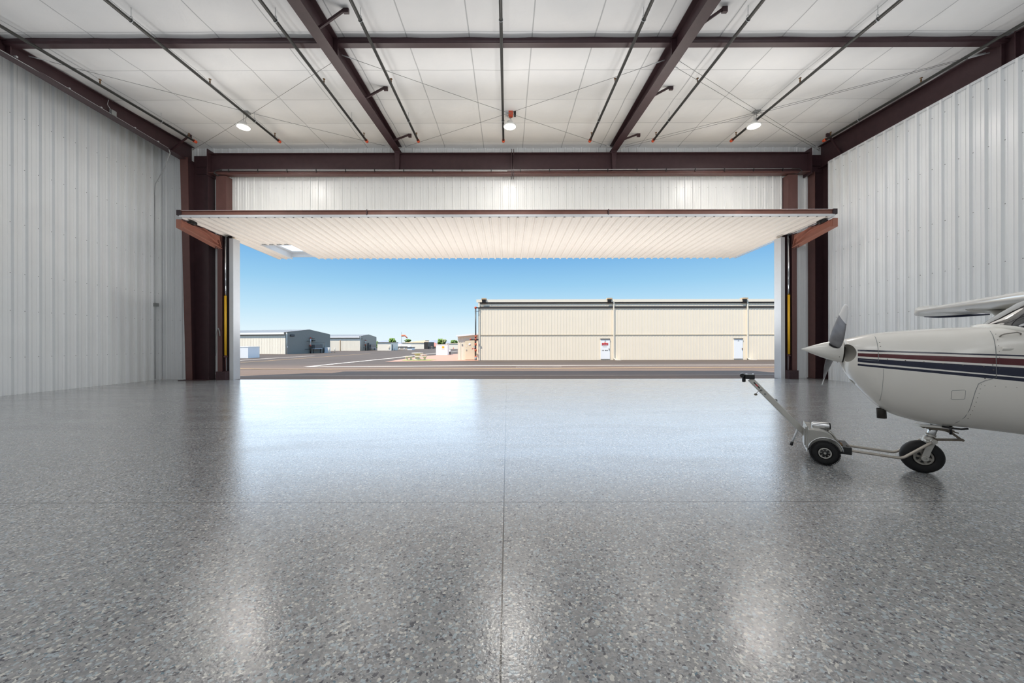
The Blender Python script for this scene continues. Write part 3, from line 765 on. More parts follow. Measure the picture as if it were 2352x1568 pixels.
def ring(st, seg=56, eb=2.35):
    x, tp, bt, hw, zm = st; R = []; et = et_(x)
    for k in range(seg):
        a = 2*PI*k/seg; c, s_ = math.cos(a), math.sin(a)
        e = et if s_ >= 0 else eb
        yy = math.copysign(abs(c)**(2/e), c)*hw
        zz = zm + (math.copysign(abs(s_)**(2/e), s_))*(tp - zm if s_ >= 0 else zm - bt)
        R.append(Vector((x, yy, zz)))
    return R
xs1 = [.625, .618, .61, .60, .585, .565, .54, .51, .48, .44, .40, .36, .32, .28, .24, .19, .13, .06, -.02, -.1, -.2, -.29, -.3645]
xs2 = [-.3645, -.45, -.6, -.75, -.9, -1.1, -1.3, -1.7, -2.2, -2.7, -3.2, -3.8, -4.4, -4.9, -5.3]
mb = MB(); mb.loft([ring(smooth_st(x) if x < .60 else (x,) + lerp_st(x)[1:]) for x in xs1])
cowl = mb.build('cowling', [M['stripes'], M['inlet']], plane, 40)
# cooling inlets and chin scoop cut into the nose bowl
cut = MB()
for s in (-1, 1): cut.blob((.655, s*.215, 1.237), (.120, .135, .103), 1, 32)
cut.blob((.60, 0, .90), (.085, .14, .045), 1, 24)
co = cut.build('cutter', [M['stripes'], M['inlet']], None)
co.parent = plane
bm_ = cowl.modifiers.new('cut', 'BOOLEAN'); bm_.object = co; bm_.operation = 'DIFFERENCE'; bm_.solver = 'EXACT'
bpy.context.view_layer.update()
dg = bpy.context.evaluated_depsgraph_get()
nm = bpy.data.meshes.new_from_object(cowl.evaluated_get(dg))
cowl.modifiers.clear(); cowl.data = nm
bpy.data.objects.remove(co, do_unlink=True)
nm.polygons.foreach_set('use_smooth', [True]*len(nm.polygons)); nm.set_sharp_from_angle(angle=math.radians(40))
mb = MB(); mb.loft([ring(smooth_st(x)) for x in xs2]); mb.build('fuselage', M['stripes'], plane, 60)
# panel seams: firewall joint, cowl split, top cowl joint, oil door
def on_skin(x, z, side=1, lift=.001):
    st = smooth_st(x); _, tp, bt, hw, zm = st
    e = et_(x) if z >= zm else 2.35; rz = (tp - zm) if z >= zm else (zm - bt)
    f = max(0.0, 1 - min(1.0, abs(z - zm)/rz)**e)
    return Vector((x, side*(hw*f**(1/e) + lift), z))
seam = MB()
for s in (1, -1):
    def strip(pts, r=.0022): seam.tube([on_skin(x, z, s, .0005) for x, z in pts], r, 6)
    strip([(-.366, 1.03 + .46*i/12) for i in range(13)])
    strip([(-.366, 1.03), (-.30, 1.0), (-.262, .97), (-.245, .90), (-.232, .80), (-.225, .72), (-.21, .64), (-.18, .575), (-.14, .53)])
    strip([(.395, 1.16 + .015*i) for i in range(18)])
    strip([(.395, 1.16), (.45, 1.162), (.50, 1.166), (.535, 1.168)])
    strip([(.36, 1.08 - .02*i) for i in range(18)], .0012)
    for r in ([(-.10, .815), (-.10, .888), (-.106, .895), (-.18, .905), (-.186, .90), (-.186, .825), (-.18, .816), (-.106, .808), (-.10, .815)],): strip(r, .0014)
seam.build('panel_seams', M['grey_box'], plane)
rv = MB()
for s in (1, -1):
    for i in range(6): 
        z = 1.176 - .0108*i; x = .33 - .125*i
        rv.blob(on_skin(x, z + .005, s, .0), (.005, .003, .005), 0, 8)
    for i in range(8): rv.blob(on_skin(-.385, 1.06 + .052*i, s, 0), (.003, .002, .003), 0, 6)
    for i in range(9): rv.blob(on_skin(-.26 - .0 , .965 - .042*i, s, 0) + Vector((-.02 + .006*i, 0, 0)), (.003, .002, .003), 0, 6)
    for x, z in ((.375, 1.31), (.375, 1.35), (.375, 1.23), (.44, 1.178), (-.35, 1.10), (-.345, 1.145), (-.30, 1.02)): rv.blob(on_skin(x, z, s, 0), (.005, .003, .005), 0, 8)
    for i in range(7): rv.blob(on_skin(-.30 - .06*i, .955 - .002*i, s, 0), (.003, .002, .003), 0, 6)
rv.build('rivets', M['grime'], plane)['kind'] = 'stuff'
# vent bulge, hand grip, drain
sc = MB(); p = on_skin(-.43, 1.292, 1, 0)
sc.loft([[Vector((p.x + dx, p.y - .008 + (.022*k)*max(0, math.cos(a)), p.z + .018*k*math.sin(a))) for a in [2*PI*i/14 for i in range(14)]] for dx, k in ((.03, .85), (.022, 1.0), (-.015, 1.0), (-.045, .45), (-.052, .1))])
sc.build('air_vent', M['white_paint'], plane, 50)
gp = MB(); a, b = on_skin(-.40, 1.400, 1, .0), on_skin(-.515, 1.418, 1, .0)
gp.tube([a, a + Vector((-.004, .018, .014)), a + Vector((-.02, .026, .024)), b + Vector((.03, .026, .020)), b + Vector((.006, .018, .010)), b], .0055, 8)
gp.build('hand_grip', M['inlet'], plane)
MB().cyl((-.19, .05, .51), (-.19, .05, .425), .010, 10).build('drain_tube', M['black'], plane)
MB().tube([(-.12, .09, .505), (-.18, .12, .498), (-.24, .12, .497), (-.29, .10, .503)], .009, 8).build('hose', M['black'], plane)
MB().lathe((.315, .04, .64), (-.05, 0, -1), [(0, .040), (.105, .040), (.105, .034), (.02, .034), (.02, 0)], 20).build('exhaust_pipe', M['exhaust'], plane)
# spinner
AX = Vector((1, 0, .055)).normalized(); HB = Vector((.632, 0, 1.254))
mb = MB(); L = .362
prof = [(0, .118), (0, .131)] + [(L*t, .131*(1 - t**1.28)**.93) for t in [i/18 for i in range(1, 18)]] + [(L*.985, .006), (L, .0)]
mb.lathe(HB, AX, prof, 40); spn = mb.build('spinner', M['white_paint'], plane, 50)
mb = MB(); mb.lathe(HB + AX*-.012, AX, [(0, 0), (0, .128), (.014, .128)], 40); mb.build('back_plate', M['exhaust'], plane)
mb = MB()
for k in range(7):
    a = 2*PI*k/7 + .3; u = AX.cross(Vector((0,1,0))).normalized(); w = Vector((0,1,0))
    mb.blob(HB + AX*.03 + .129*(math.cos(a)*u + math.sin(a)*w), .004, 0, 6)
mb.build('screws', M['grime'], spn)
# propeller
prop = bpy.data.objects.new('propeller', None); COL.objects.link(prop); prop.parent = plane; ORG[prop.name] = Vector((0,0,0))
PC = HB + AX*.075
for s, nmx in ((1, 0), (-1, 1)):
    rad = Vector((0, .79*s, .455*s)).normalized(); tan = rad.cross(AX)*-1
    tan = Vector((0, -.455*s, .79*s)).normalized()
    rings_ = []
    rr_ = [.095, .13, .18, .25, .34, .44, .55, .66, .74, .80, .85, .885, .905, .912]
    cc_ = [.088, .105, .124, .136, .143, .143, .138, .128, .118, .107, .090, .066, .036, .008]
    for r, c in zip(rr_, cc_):
        beta = math.radians(60 - 42*min(1, (r - .09)/.65)**.8)
        ch = math.cos(beta)*tan + math.sin(beta)*AX; nrm = rad.cross(ch).normalized()
        th = .030*(1 - .75*min(1, r/.9)); o = PC + rad*r - tan*.0
        rings_.append([o + ch*(c/2)*math.cos(a) + nrm*th/2*math.sin(a)*(1.0 if abs(math.cos(a)) < .9 else .8) for a in [2*PI*i/20 for i in range(20)]])
    k = 7
    bl = MB(); bl.loft(rings_[:k+1]); bo = bl.build('blade', M['blade'], prop, 60)
    bt = MB(); bt.loft(rings_[k:]); bt.build('blade_tip', M['blade_tip'], bo, 60)
    cf = MB(); ch = math.cos(math.radians(60))*tan + math.sin(math.radians(60))*AX; nrm = rad.cross(ch).normalized()
    cf.loft([[PC + rad*r + ch*.052*math.cos(a) + nrm*.024*math.sin(a) for a in [2*PI*i/20 for i in range(20)]] for r in (.07, .122)])
    cf.build('blade_cuff', M['black'], prop, 50)
# windshield, cabin and roof
def cab(x, zt, zb, hwb, hwt, n=26):
    R = []
    for i in range(n + 1):
        a = PI*i/n; c, s_ = math.cos(a), math.sin(a)
        e = 2.8
        R.append(Vector((x, math.copysign(abs(c)**(2/e), c)*(hwb + (hwt - hwb)*max(0, s_)), zb + (zt - zb)*abs(s_)**(2/e))))
    return R
WS = [(-.415, 1.508, 1.47, .02, .02), (-.44, 1.528, 1.468, .20, .12), (-.50, 1.578, 1.462, .31, .22), (-.58, 1.650, 1.455, .375, .30), (-.68, 1.735, 1.445, .41, .345), (-.80, 1.80, 1.43, .43, .37), (-.90, 1.825, 1.42, .44, .385)]
mb = MB(); mb.loft([cab(*w) for w in WS], cap=False); mb.build('windshield', M['glass_dark'], plane, 60)
mb = MB(); mb.loft([cab(x, zt, 1.42, .44, .39) for x, zt in ((-.90, 1.826), (-1.3, 1.84), (-2.3, 1.83))] + [cab(-3.3, 1.50, 1.40, .28, .22)]); mb.build('cabin', M['white_paint'], plane, 50)
for s in (1, -1):
    mb = MB(); mb.prism([(-.98, s*.452, 1.50), (-2.0, s*.452, 1.50), (-2.1, s*.437, 1.74), (-.98, s*.437, 1.76)], (0, s*.006, 0)); mb.build('side_window', M['glass_dark'], plane)
# deck fairing that the windshield sits in
mb = MB()
bp_ = [Vector((-.385, 0, 1.505)), Vector((-.40, .13, 1.504)), Vector((-.44, .24, 1.496)), Vector((-.52, .335, 1.478)), Vector((-.64, .392, 1.455)), Vector((-.82, .43, 1.435))]
pth = [Vector((p.x, -p.y, p.z)) for p in bp_[:0:-1]] + bp_
pth = [Vector((p.x, p.y, smooth_st(p.x)[4] + (smooth_st(p.x)[1] - smooth_st(p.x)[4])*max(.02, 1 - (abs(p.y)/smooth_st(p.x)[3])**et_(p.x))**(1/et_(p.x)) + .004)) for p in pth]
mb.tube(pth, .022, 10); mb.build('windshield_base', M['white_paint'], plane)
# wing
def foil(y, xle, chord, zc_, thick, n=18):
    ex = .40 if abs(y) < 4.9 else .24
    R = []
    for i in range(n):
        t = (i/(n-1)); xx = t*t
        R.append((xx, thick*(.62)*((xx**ex)*1.48 - .63*xx - 1.6*xx**2 + 1.2*xx**3 - .45*xx**4 )*1.3))
    up = R; lo = [(a, -b*.7) for a, b in R[::-1][1:-1]]
    return [Vector((xle - a*chord, y, zc_ + b*chord - .02*chord*a)) for a, b in up + lo]
SEC = []
for y in (0, .6, 1.2, 1.8, 2.6, 3.4, 4.2, 4.8):
    k = y/5.2; SEC.append((y, -.80 - .09*max(0, y - .4), 1.42 - .30*max(0, k - .45)/.55, 1.795 + .033*y, .145 - .02*k))
SEC += [(5.05, -1.225, 1.19, 1.955, .150), (5.17, -1.24, 1.15, 1.95, .160), (5.24, -1.255, 1.11, 1.945, .155), (5.28, -1.28, 1.03, 1.94, .13), (5.30, -1.33, .9, 1.935, .08)]
for s in (1, -1):
    mb = MB(); mb.loft([foil(s*y, xl, c, z, th) for y, xl, c, z, th in SEC]); w = mb.build('wing', M['white_paint'], plane, 50)
    mb = MB(); mb.tube([(-1.40, s*5.24, 1.868), (-1.6, s*5.26, 1.858), (-1.9, s*5.26, 1.862), (-2.25, s*5.22, 1.872)], [.014, .024, .024, .012], 8); mb.build('tip_stripe', M['navy'], w)
    mb = MB(); q = Vector((-1.40, s*2.55, 1.84)); r = Vector((-1.15, s*.46, .86))
    def elp(c, a, b, up): return [c + Vector((a*math.cos(t), 0, 0)) + up*b*math.sin(t) for t in [2*PI*i/18 for i in range(18)]]
    dv = (r - q).normalized(); nu = dv.cross(Vector((1,0,0))).normalized()
    mb.loft([elp(q + dv*-.02, .30, .10, nu), elp(q + dv*.06, .17, .045, nu), elp(q + dv*.16, .095, .028, nu), elp(q + dv*.3, .08, .024, nu), elp(r, .08, .024, nu)])
    mb.build('wing_strut', M['white_paint'], plane, 60)
# tail and main gear (beyond the frame)
mb = MB(); mb.prism([(-4.3, -.02, 1.38), (-5.35, -.02, 1.36), (-5.6, -.02, 2.35), (-5.15, -.02, 2.35)], (0, .04, 0)); mb.build('fin', M['white_paint'], plane)
mb = MB(); mb.prism([(-4.55, -1.6, 1.36), (-4.45, 0, 1.36), (-4.55, 1.6, 1.36), (-5.3, 1.6, 1.36), (-5.3, -1.6, 1.36)], (0, 0, .04)); mb.build('tailplane', M['white_paint'], plane)
for s in (1, -1):
    mb = MB(); mb.bar((-1.75, s*.35, .55), (-1.85, s*1.15, .22), .14, .025); mb.build('main_gear_leg', M['white_paint'], plane)
    mb = MB(); mb.lathe((-1.85, s*1.15 - .07, .20), (0,1,0), [(0, .08), (0, .15), (.02, .19), (.07, .20), (.12, .19), (.14, .15), (.14, .08), (0, .08)], 28); mb.build('main_wheel', M['rubber'], plane)

# nose wheel
AXL = Vector((.0, 0, .163)); TR = .166
nw = bpy.data.objects.new('nose_wheel', None); COL.objects.link(nw); nw.parent = plane; ORG[nw.name] = Vector((0,0,0))
def tyre(o, r, w, rim, seg=44):
    m_ = MB(); k = w/2
    pr = [(-k*.62, rim), (-k*.92, rim + .012), (-k, rim + (r - rim)*.45), (-k*.92, r - (r - rim)*.28), (-k*.66, r - .010), (-k*.3, r), (k*.3, r), (k*.66, r - .010), (k*.92, r - (r - rim)*.28), (k, rim + (r - rim)*.45), (k*.92, rim + .012), (k*.62, rim), (-k*.62, rim)]
    m_.lathe(o, (0,1,0), pr, seg); return m_
tyre(AXL, TR, .118, .074).build('tyre', M['rubber'], nw, 35)
mb = MB()
for s in (1, -1):
    mb.lathe(AXL + Vector((0, s*.052, 0)), (0, s, 0), [(-.03, .074), (0, .078), (.006, .074), (.004, .060), (-.012, .056), (-.016, .030), (.008, .028), (.010, .016), (.004, .014), (.004, 0)], 36)
    for k in range(6):
        a = 2*PI*k/6 + .25; d = Vector((math.cos(a), 0, math.sin(a)))
        mb.bar(AXL + d*.024 + Vector((0, s*.044, 0)), AXL + d*.060 + Vector((0, s*.050, 0)), .022, .014, (0,1,0))
mb.build('rim', M['wheel_rim'], nw, 35)
mb = MB()
for s in (1, -1):
    for k in range(6):
        a = 2*PI*(k + .5)/6 + .25; d = Vector((math.cos(a), 0, math.sin(a)))
        mb.cyl(AXL + d*.043 + Vector((0, s*.030, 0)), AXL + d*.043 + Vector((0, s*.0400, 0)), .0140, 12)
mb.build('rim_holes', M['black'], nw)
MB().blob(AXL + Vector((-.018, .044, -.046)), .005, 0, 8).build('valve_cap', M['yellow'], nw)
SB, STp = Vector((-.045, 0, .335)), Vector((-.095, 0, .50))
dS = (STp - SB).normalized()
MB().tube([SB, SB.lerp(STp, .55), STp], .034, 20).build('oleo_strut', M['polished'], plane)
MB().lathe(SB.lerp(STp, .30), dS, [(0, .042), (.02, .042), (.022, .036)], 20).build('strut_collar', M['cast'], plane)
mb = MB(); mb.box((-.085, -.095, .318), (-.005, .095, .352))
mb.lathe(SB - dS*.03, dS, [(0, .03), (0, .045), (.05, .045), (.07, .036)], 20)
fk = bevel(mb.build('fork_crown', M['cast'], plane, 50), .012, 3)
for s in (1, -1):
    mb = MB(); Yf = s*.083
    pr = [(-.085, .345), (-.02, .35), (.0, .26), (.028, .165), (.018, .14), (-.012, .138), (-.026, .155), (-.05, .25)]
    mb.prism([(x, Yf - .009, z) for x, z in pr], (0, .018, 0)); bevel(mb.build('fork_leg', M['cast'], plane), .004)
    mb = MB(); mb.lathe(AXL + Vector((0, s*.072, 0)), (0, s, 0), [(0, .03), (.030, .030), (.036, .024), (.036, .012), (.028, .010), (.028, 0)], 22); mb.build('axle_nut', M['cast'], plane, 40)
mb = MB(); mb.prism([(.03, -.07, .505), (.06, 0, .505), (.03, .07, .505), (-.20, .09, .505), (-.22, 0, .505), (-.20, -.09, .505)], (0, 0, -.022)); bevel(mb.build('gear_plate', M['white_paint'], plane), .004)
mb = MB(); mb.bar((-.02, .03, .475), (-.215, .03, .458), .05, .020); mb.bar((-.05, -.02, .485), (-.17, -.02, .468), .07, .018); mb.cyl((.0, .06, .478), (.0, -.06, .478), .012); mb.bar((-.19, .03, .458), (-.245, .05, .444), .010, .010)
mb.build('steering_linkage', M['grime'], plane)
mb = MB(); mb.bar((-.10, 0, .352), (-.275, 0, .372), .052, .018); mb.cyl((-.095, -.04, .352), (-.095, .04, .352), .014); mb.build('lower_torque_link', M['grime'], plane)
mb = MB(); mb.bar((-.13, 0, .468), (-.205, 0, .438), .052, .018); mb.bar((-.205, 0, .438), (-.275, 0, .375), .044, .018); mb.cyl((-.278, -.035, .374), (-.278, .035, .374), .012); mb.build('upper_torque_link', M['grime'], plane)

# ---------------------------------------------------------------- powered tow tug
tug = thing('aircraft_tug', 'silver hand-guided electric tow tug hooked to the aeroplane nose wheel', 'aircraft tug', (4.32, 3.95, 0), rz=PLANE_RZ)
WX, WR = .812, .134
for s in (1, -1):
    w = bpy.data.objects.new('wheel', None); COL.objects.link(w); w.parent = tug; ORG[w.name] = Vector((0,0,0))
    o = Vector((WX, s*.235, WR)); tyre(o, WR, .088, .056, 48).build('tyre', M['rubber'], w, 35)
    mb = MB()
    for k in range(46):
        a = 2*PI*k/46
        for q in (1, -1):
            c = o + Vector((math.cos(a)*(WR - .007), q*.037, math.sin(a)*(WR - .007)))
            mb.obox(c, Vector((math.cos(a), 0, math.sin(a)))*.0075, (0, .009, 0), Vector((-math.sin(a), 0, math.cos(a)))*.0045)
    mb.build('tread', M['rubber'], w)
    mb = MB(); ff = o + Vector((0, s*.040, 0))
    mb.lathe(ff, (0, s, 0), [(-.02, .057), (.004, .058), (.006, .054), (.004, .047), (-.006, .046)], 36)
    mb.lathe(ff, (0, s, 0), [(.0, .012), (.008, .011), (.008, .005), (.002, .004), (.002, 0)], 16)
    for k in range(7):
        a = 2*PI*k/7 + .2; d = Vector((math.cos(a), 0, math.sin(a)))
        mb.bar(ff + d*.030, ff + d*.048, .006, .008, (0,1,0))
    mb.build('rim', M['cast'], w, 40)
    mb = MB(); mb.lathe(ff + Vector((0, -s*.006, 0)), (0, s, 0), [(0, .047), (0, .03), (.004, .028), (.004, .010), (.004, 0)], 30); mb.build('hub', M['black'], w)
# housing: shell with wheel arches
arch = [(.805 + .150*math.cos(a), .150 + .152*math.sin(a)) for a in [math.radians(6 + 168*i/16) for i in range(17)]]
outer = [(.955, .375), (.90, .378), (.84, .374), (.79, .362), (.755, .335), (.725, .295), (.70, .25), (.675, .20), (.662, .166)]
prof = [(.955, .166)] + outer + arch
for s in (1, -1):
    mb = MB(); y0 = s*.245
    # side skin: rolled edge, then the crown slopes inward
    ring0 = [Vector((x, y0, z)) for x, z in prof]
    mb.prism([(x, s*.165, z) for x, z in prof], (0, s*.085, 0))
    bevel(mb.build('fender', M['satin'], tug), .008, 3)
    mb = MB(); mb.tube([(x, s*.256, z) for x, z in arch], .0065, 8); mb.build('arch_rim', M['polished'], tug)
inn = [(.955, .12), (.955, .372), (.90, .375), (.84, .371), (.79, .358), (.755, .331), (.725, .291), (.70, .246), (.675, .20), (.655, .13)]
mb = MB(); mb.prism([(x, -.166, z) for x, z in inn], (0, .332, 0)); bevel(mb.build('housing', M['satin'], tug), .006)
mb = MB(); mb.box((.955, -.15, .115), (.963, .235, .405)); mb.box((.963, -.06, .15), (.972, .17, .385)); mb.box((.972, -.04, .17), (.980, .14, .36)); mb.build('rear_plate', M['satin'], tug)
mb = MB(); mb.lathe((.90, .02, .385), (-1, 0, .05), [(0, 0), (0, .034), (.012, .042), (.155, .042), (.155, 0)], 24); mb.build('motor', M['polished'], tug, 40)
mb = MB(); mb.lathe((.747, .02, .393), (-1, 0, .05), [(0, .041), (.014, .036), (.014, 0)], 20); mb.build('motor_cap', M['black'], tug)
mb = MB()
for y in (.09, -.05): mb.tube([(.76, y, .35), (.72, y, .312), (.69, y, .26), (.665, y, .21)], .010, 8)
mb.build('guide_rail', M['satin'], tug)
o = bevel(MB().box((.572, -.20, .125), (.668, .175, .205)).build('battery_box', M['black'], tug), .006)
mb = MB()
for y, x in ((.10, .655), (.02, .65), (-.10, .655)): mb.box((x - .014, y - .025, .205), (x + .010, y + .025, .219)); mb.cyl((x, y, .205), (x, y, .228), .006, 8)
mb.build('terminals', M['brass'], tug)
lettering('2', .05, (.60, .10, .2062), (0, 0, PI), M['grime'], tug)
for s in (1, -1):
    y = s*.13
    mb = MB(); pts = [(.60, y, .165), (.57, y, .164), (.24, y, .148), (.20, y, .147), (.18, y*.98, .15), (.158, y*.97, .160), (.14, y*.95, .174), (-.03, y*.85, .325), (-.055, y*.85, .345)]
    mb.tube(pts, .0135, 12); mb.build('tow_arm', M['tube_steel'], tug)
    mb = MB(); mb.cyl((-.058, y*.86 + .028, .347), (-.058, y*.86 - .028, .347), .018, 14); mb.cyl((-.058, s*.125, .347), (-.058, s*.09, .347), .024, 14); mb.build('hook_end', M['cast'], tug)
# handle
hA, hB = Vector((.95, .02, .265)), Vector((1.505, .0, .895))
mb = MB(); mb.bar(hA, hB, .050, .062, (1, 0, .9)); hb_ = bevel(mb.build('handle_bar', M['satin'], tug), .005)
mb = MB(); mb.box((1.455, -.055, .895), (1.56, .055, .953)); mb.prism([(1.56, -.05, .90), (1.60, -.04, .915), (1.60, -.04, .95), (1.56, -.05, .955)], (0, .09, 0))
gr = bevel(mb.build('grip_housing', M['black'], tug), .012, 3)
mb = MB(); mb.lathe((1.588, -.07, .938), (0, 1, 0), [(0, 0), (0, .022), (.004, .026), (.13, .026), (.134, .022), (.134, 0)], 18); mb.lathe((1.572, .02, .905), (0, 0, -1), [(0, .02), (.045, .02), (.05, .014), (.05, 0)], 16); mb.build('thumb_control', M['black'], gr, 40)
mb = MB(); mb.box((1.465, -.03, .953), (1.485, .045, .960)); mb.box((1.53, -.02, .953), (1.555, .05, .957)); mb.build('switch_plate', M['polished'], gr)
dH = (hA - hB).normalized(); nH = Vector((0, 1, 0)); uH = dH.cross(nH).normalized()
def on_bar(t, v, lift=.0262): return hB + dH*t + uH*v + nH*lift
for a, b, m_, nm_ in ((.055, .085, M['black'], 'sticker'), (.085, .120, M['red'], 'sticker'), (.120, .150, M['black'], 'sticker')):
    mb = MB(); mb.add([on_bar(a, -.010), on_bar(b, -.010), on_bar(b, .010), on_bar(a, .010)], [(0,1,2,3)]); mb.build(nm_, m_, hb_)
mb = MB(); mb.cyl(on_bar(.175, 0, .02), on_bar(.175, 0, .036), .013, 14); mb.cyl(on_bar(.235, 0, .02), on_bar(.235, 0, .031), .012, 14); mb.build('key_switch', M['grey_box'], hb_)
mb = MB(); k0 = on_bar(.175, 0, .036); mb.tube([k0, k0 + Vector((.03, .004, -.015)), k0 + Vector((.055, .004, -.045))], .003, 6); mb.blob(k0 + Vector((.057, .004, -.055)), (.018, .006, .014), 0, 10); mb.build('key', M['grime'], hb_)
MB().blob(on_bar(.36, .032 if uH.z > 0 else -.032, 0), (.02, .012, .02), 0, 10).build('cable_gland', M['grey_box'], hb_)
mb = MB(); mb.tube([(1.03, .03, .335), (1.088, .03, .155)], .011, 12); ks = mb.build('kickstand', M['alu'], tug)
MB().cyl((1.083, .03, .170), (1.095, .03, .128), .016, 12).build('rubber_foot', M['black'], ks)

# ---------------------------------------------------------------- outside: ground and markings
mb = MB()
for a, b in ((14.3, 36.6), (36.6, 420)):
    mb.add([(-160, a, apron_z(a) - .02 if a < 15 else apron_z(a)), (260, a, apron_z(a) - .02 if a < 15 else apron_z(a)), (260, b, apron_z(b)), (-160, b, apron_z(b))], [(0,1,2,3)])
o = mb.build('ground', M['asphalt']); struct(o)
mb = MB(); mb.add([(-3000, 380, -.6), (3000, 380, -.6), (3000, 2600, -.6), (-3000, 2600, -.6)], [(0,1,2,3)]); struct(mb.build('land', M['gravel']))

def line(pts, wid, m, lift=.012):
    mb = MB(); P = []
    for (x0, y0), (x1, y1) in zip(pts, pts[1:]):
        n = max(2, int(abs(x1 - x0)/40))
        P += [gnd(x0 + (x1 - x0)*i/n, y0 + (y1 - y0)*i/n, lift) for i in range(n)]
    P.append(gnd(*pts[-1], lift)); vs = []
    for i, p in enumerate(P):
        d = (P[min(i+1, len(P)-1)] - P[max(i-1, 0)]); d.z = 0; d.normalize(); n = Vector((-d.y, d.x, 0))*wid/2
        vs += [p - n, p + n]
    mb.add(vs, [(2*i, 2*i+2, 2*i+3, 2*i+1) for i in range(len(P)-1)])
    o = mb.build('pavement_line', m); return struct(o)
line([(706, 842.6), (1100, 840), (1830, 838)], .55, M['line_white'])
line([(705, 842.5), (780, 834.5), (900, 822.5), (985, 812.5), (1052, 806)], .55, M['line_white'])
line([(505, 843), (545, 846), (600, 847.6), (760, 848.2), (1100, 846.5), (1830, 843.5)], .22, M['line_yellow'])
line([(505, 831), (560, 827), (640, 821.5), (722, 817)], .45, M['line_white'])
line([(505, 835), (600, 829.5), (720, 821), (850, 812)], .22, M['line_yellow'])
line([(505, 864), (1165, 862.5), (1830, 861)], .05, M['line_white'])
line([(1185, 843.3), (1290, 842.6)], .25, M['line_white'])
# pink gravel bed beside the long hangar
gb = [gnd(x, y, .02) for x, y in ((884, 831.3), (930, 830.6), (1000, 829.6), (1099, 828.4), (1099, 815), (1052, 812.8), (1004, 815.5), (965, 818.8), (930, 824))]
mb = MB(); mb.add(gb, [tuple(range(len(gb)))]); o = mb.build('gravel_bed', M['gravel']); tag(o, 'pink gravel bed around the picnic table outside', 'gravel', None, 'stuff')
ga = [gnd(x, y, .035) for x, y in ((922, 828.6), (985, 828.4), (1004, 826.6), (985, 825.6), (930, 826.4))]
mb = MB(); mb.add(ga, [tuple(range(len(ga)))]); tag(mb.build('grass', M['grass']), 'thin strip of dry grass at the feet of the picnic benches', 'grass', None, 'stuff')

# ---------------------------------------------------------------- long beige hangar across the apron
BY, G0 = 39.0, -0.4
def bx(px): return (px - CX)*BY/F
def bz(py, px=1165): return at(px, py, BY).z
bld = thing('hangar_building', 'long beige metal hangar across the apron with two white doors', 'building', (12, BY, G0))
X0, X1 = bx(1100), 46.0; ztop = bz(690.5)
mb = MB()
def seamwall(mb, x0, x1, z0, z1, y, pitch=.31, rib=.05, dep=.014):
    pts = [(x0, 0)]; x = x0 + pitch
    while x < x1:
        pts += [(x - rib/2 - .012, 0), (x - rib/2, dep), (x + rib/2, dep), (x + rib/2 + .012, 0)]; x += pitch
    pts.append((x1, 0)); vs = []
    for a, h in pts: vs += [(a, y - h, z0), (a, y - h, z1)]
    for i in range(len(pts)-1):
        mb.add([vs[2*i], vs[2*i+2], vs[2*i+3], vs[2*i+1]], [(0,1,2,3)], 1 if pts[i][1] != pts[i+1][1] else 0)
zm = bz(768.5); zt1, zt0 = bz(703.5), bz(708)
seamwall(mb, X0, X1, G0, zm - .06, BY); seamwall(mb, X0, X1, zm, zt0, BY); seamwall(mb, X0, X1, zt1, ztop, BY)
mb.box((X0 + .02, BY + .06, G0), (X1, BY + 18, ztop - .02))
mb.build('wall', [M['beige'], M['beige_rib']], bld)
MB().box((X0, BY - .05, zm - .055), (X1, BY - .004, zm - .02)).build('drip_flashing', M['beige_rib'], bld)
MB().box((X0 + .1, BY - .07, zt0), (X1, BY - .01, zt1)).build('door_track', M['beige_dark'], bld)
MB().box((X0 + .1, BY - .065, bz(697.2)), (X1, BY - .01, bz(693.8))).build('eave_shade_strip', M['beige_dark'], bld)  # dark strip standing in for the shade under the eave
mb = MB(); mb.box((X0 - .25, BY - .14, bz(694)), (X1, BY + .05, bz(688.5))); mb.box((X0 - .25, BY - .14, bz(688.5)), (X1, BY + 18.3, bz(688.5) + .03)); mb.build('gutter', M['beige_trim'], bld)
MB().box((X0 - .06, BY - .10, G0), (X0 + .10, BY + .02, ztop)).build('corner_trim', M['beige_trim'], bld)
for px in (1409, 1715.5):
    x = bx(px); mb = MB(); mb.box((x - .055, BY - .17, G0 + .15), (x + .055, BY - .05, ztop)); mb.bar((x, BY - .11, G0 + .18), (x + .25, BY - .2, G0 + .06), .10, .10); d = mb.build('downspout', M['beige_trim'], bld)
    MB().box((x + .05, BY - .75, G0), (x + .55, BY - .1, G0 + .05)).build('splash_block', M['conc'], bld)
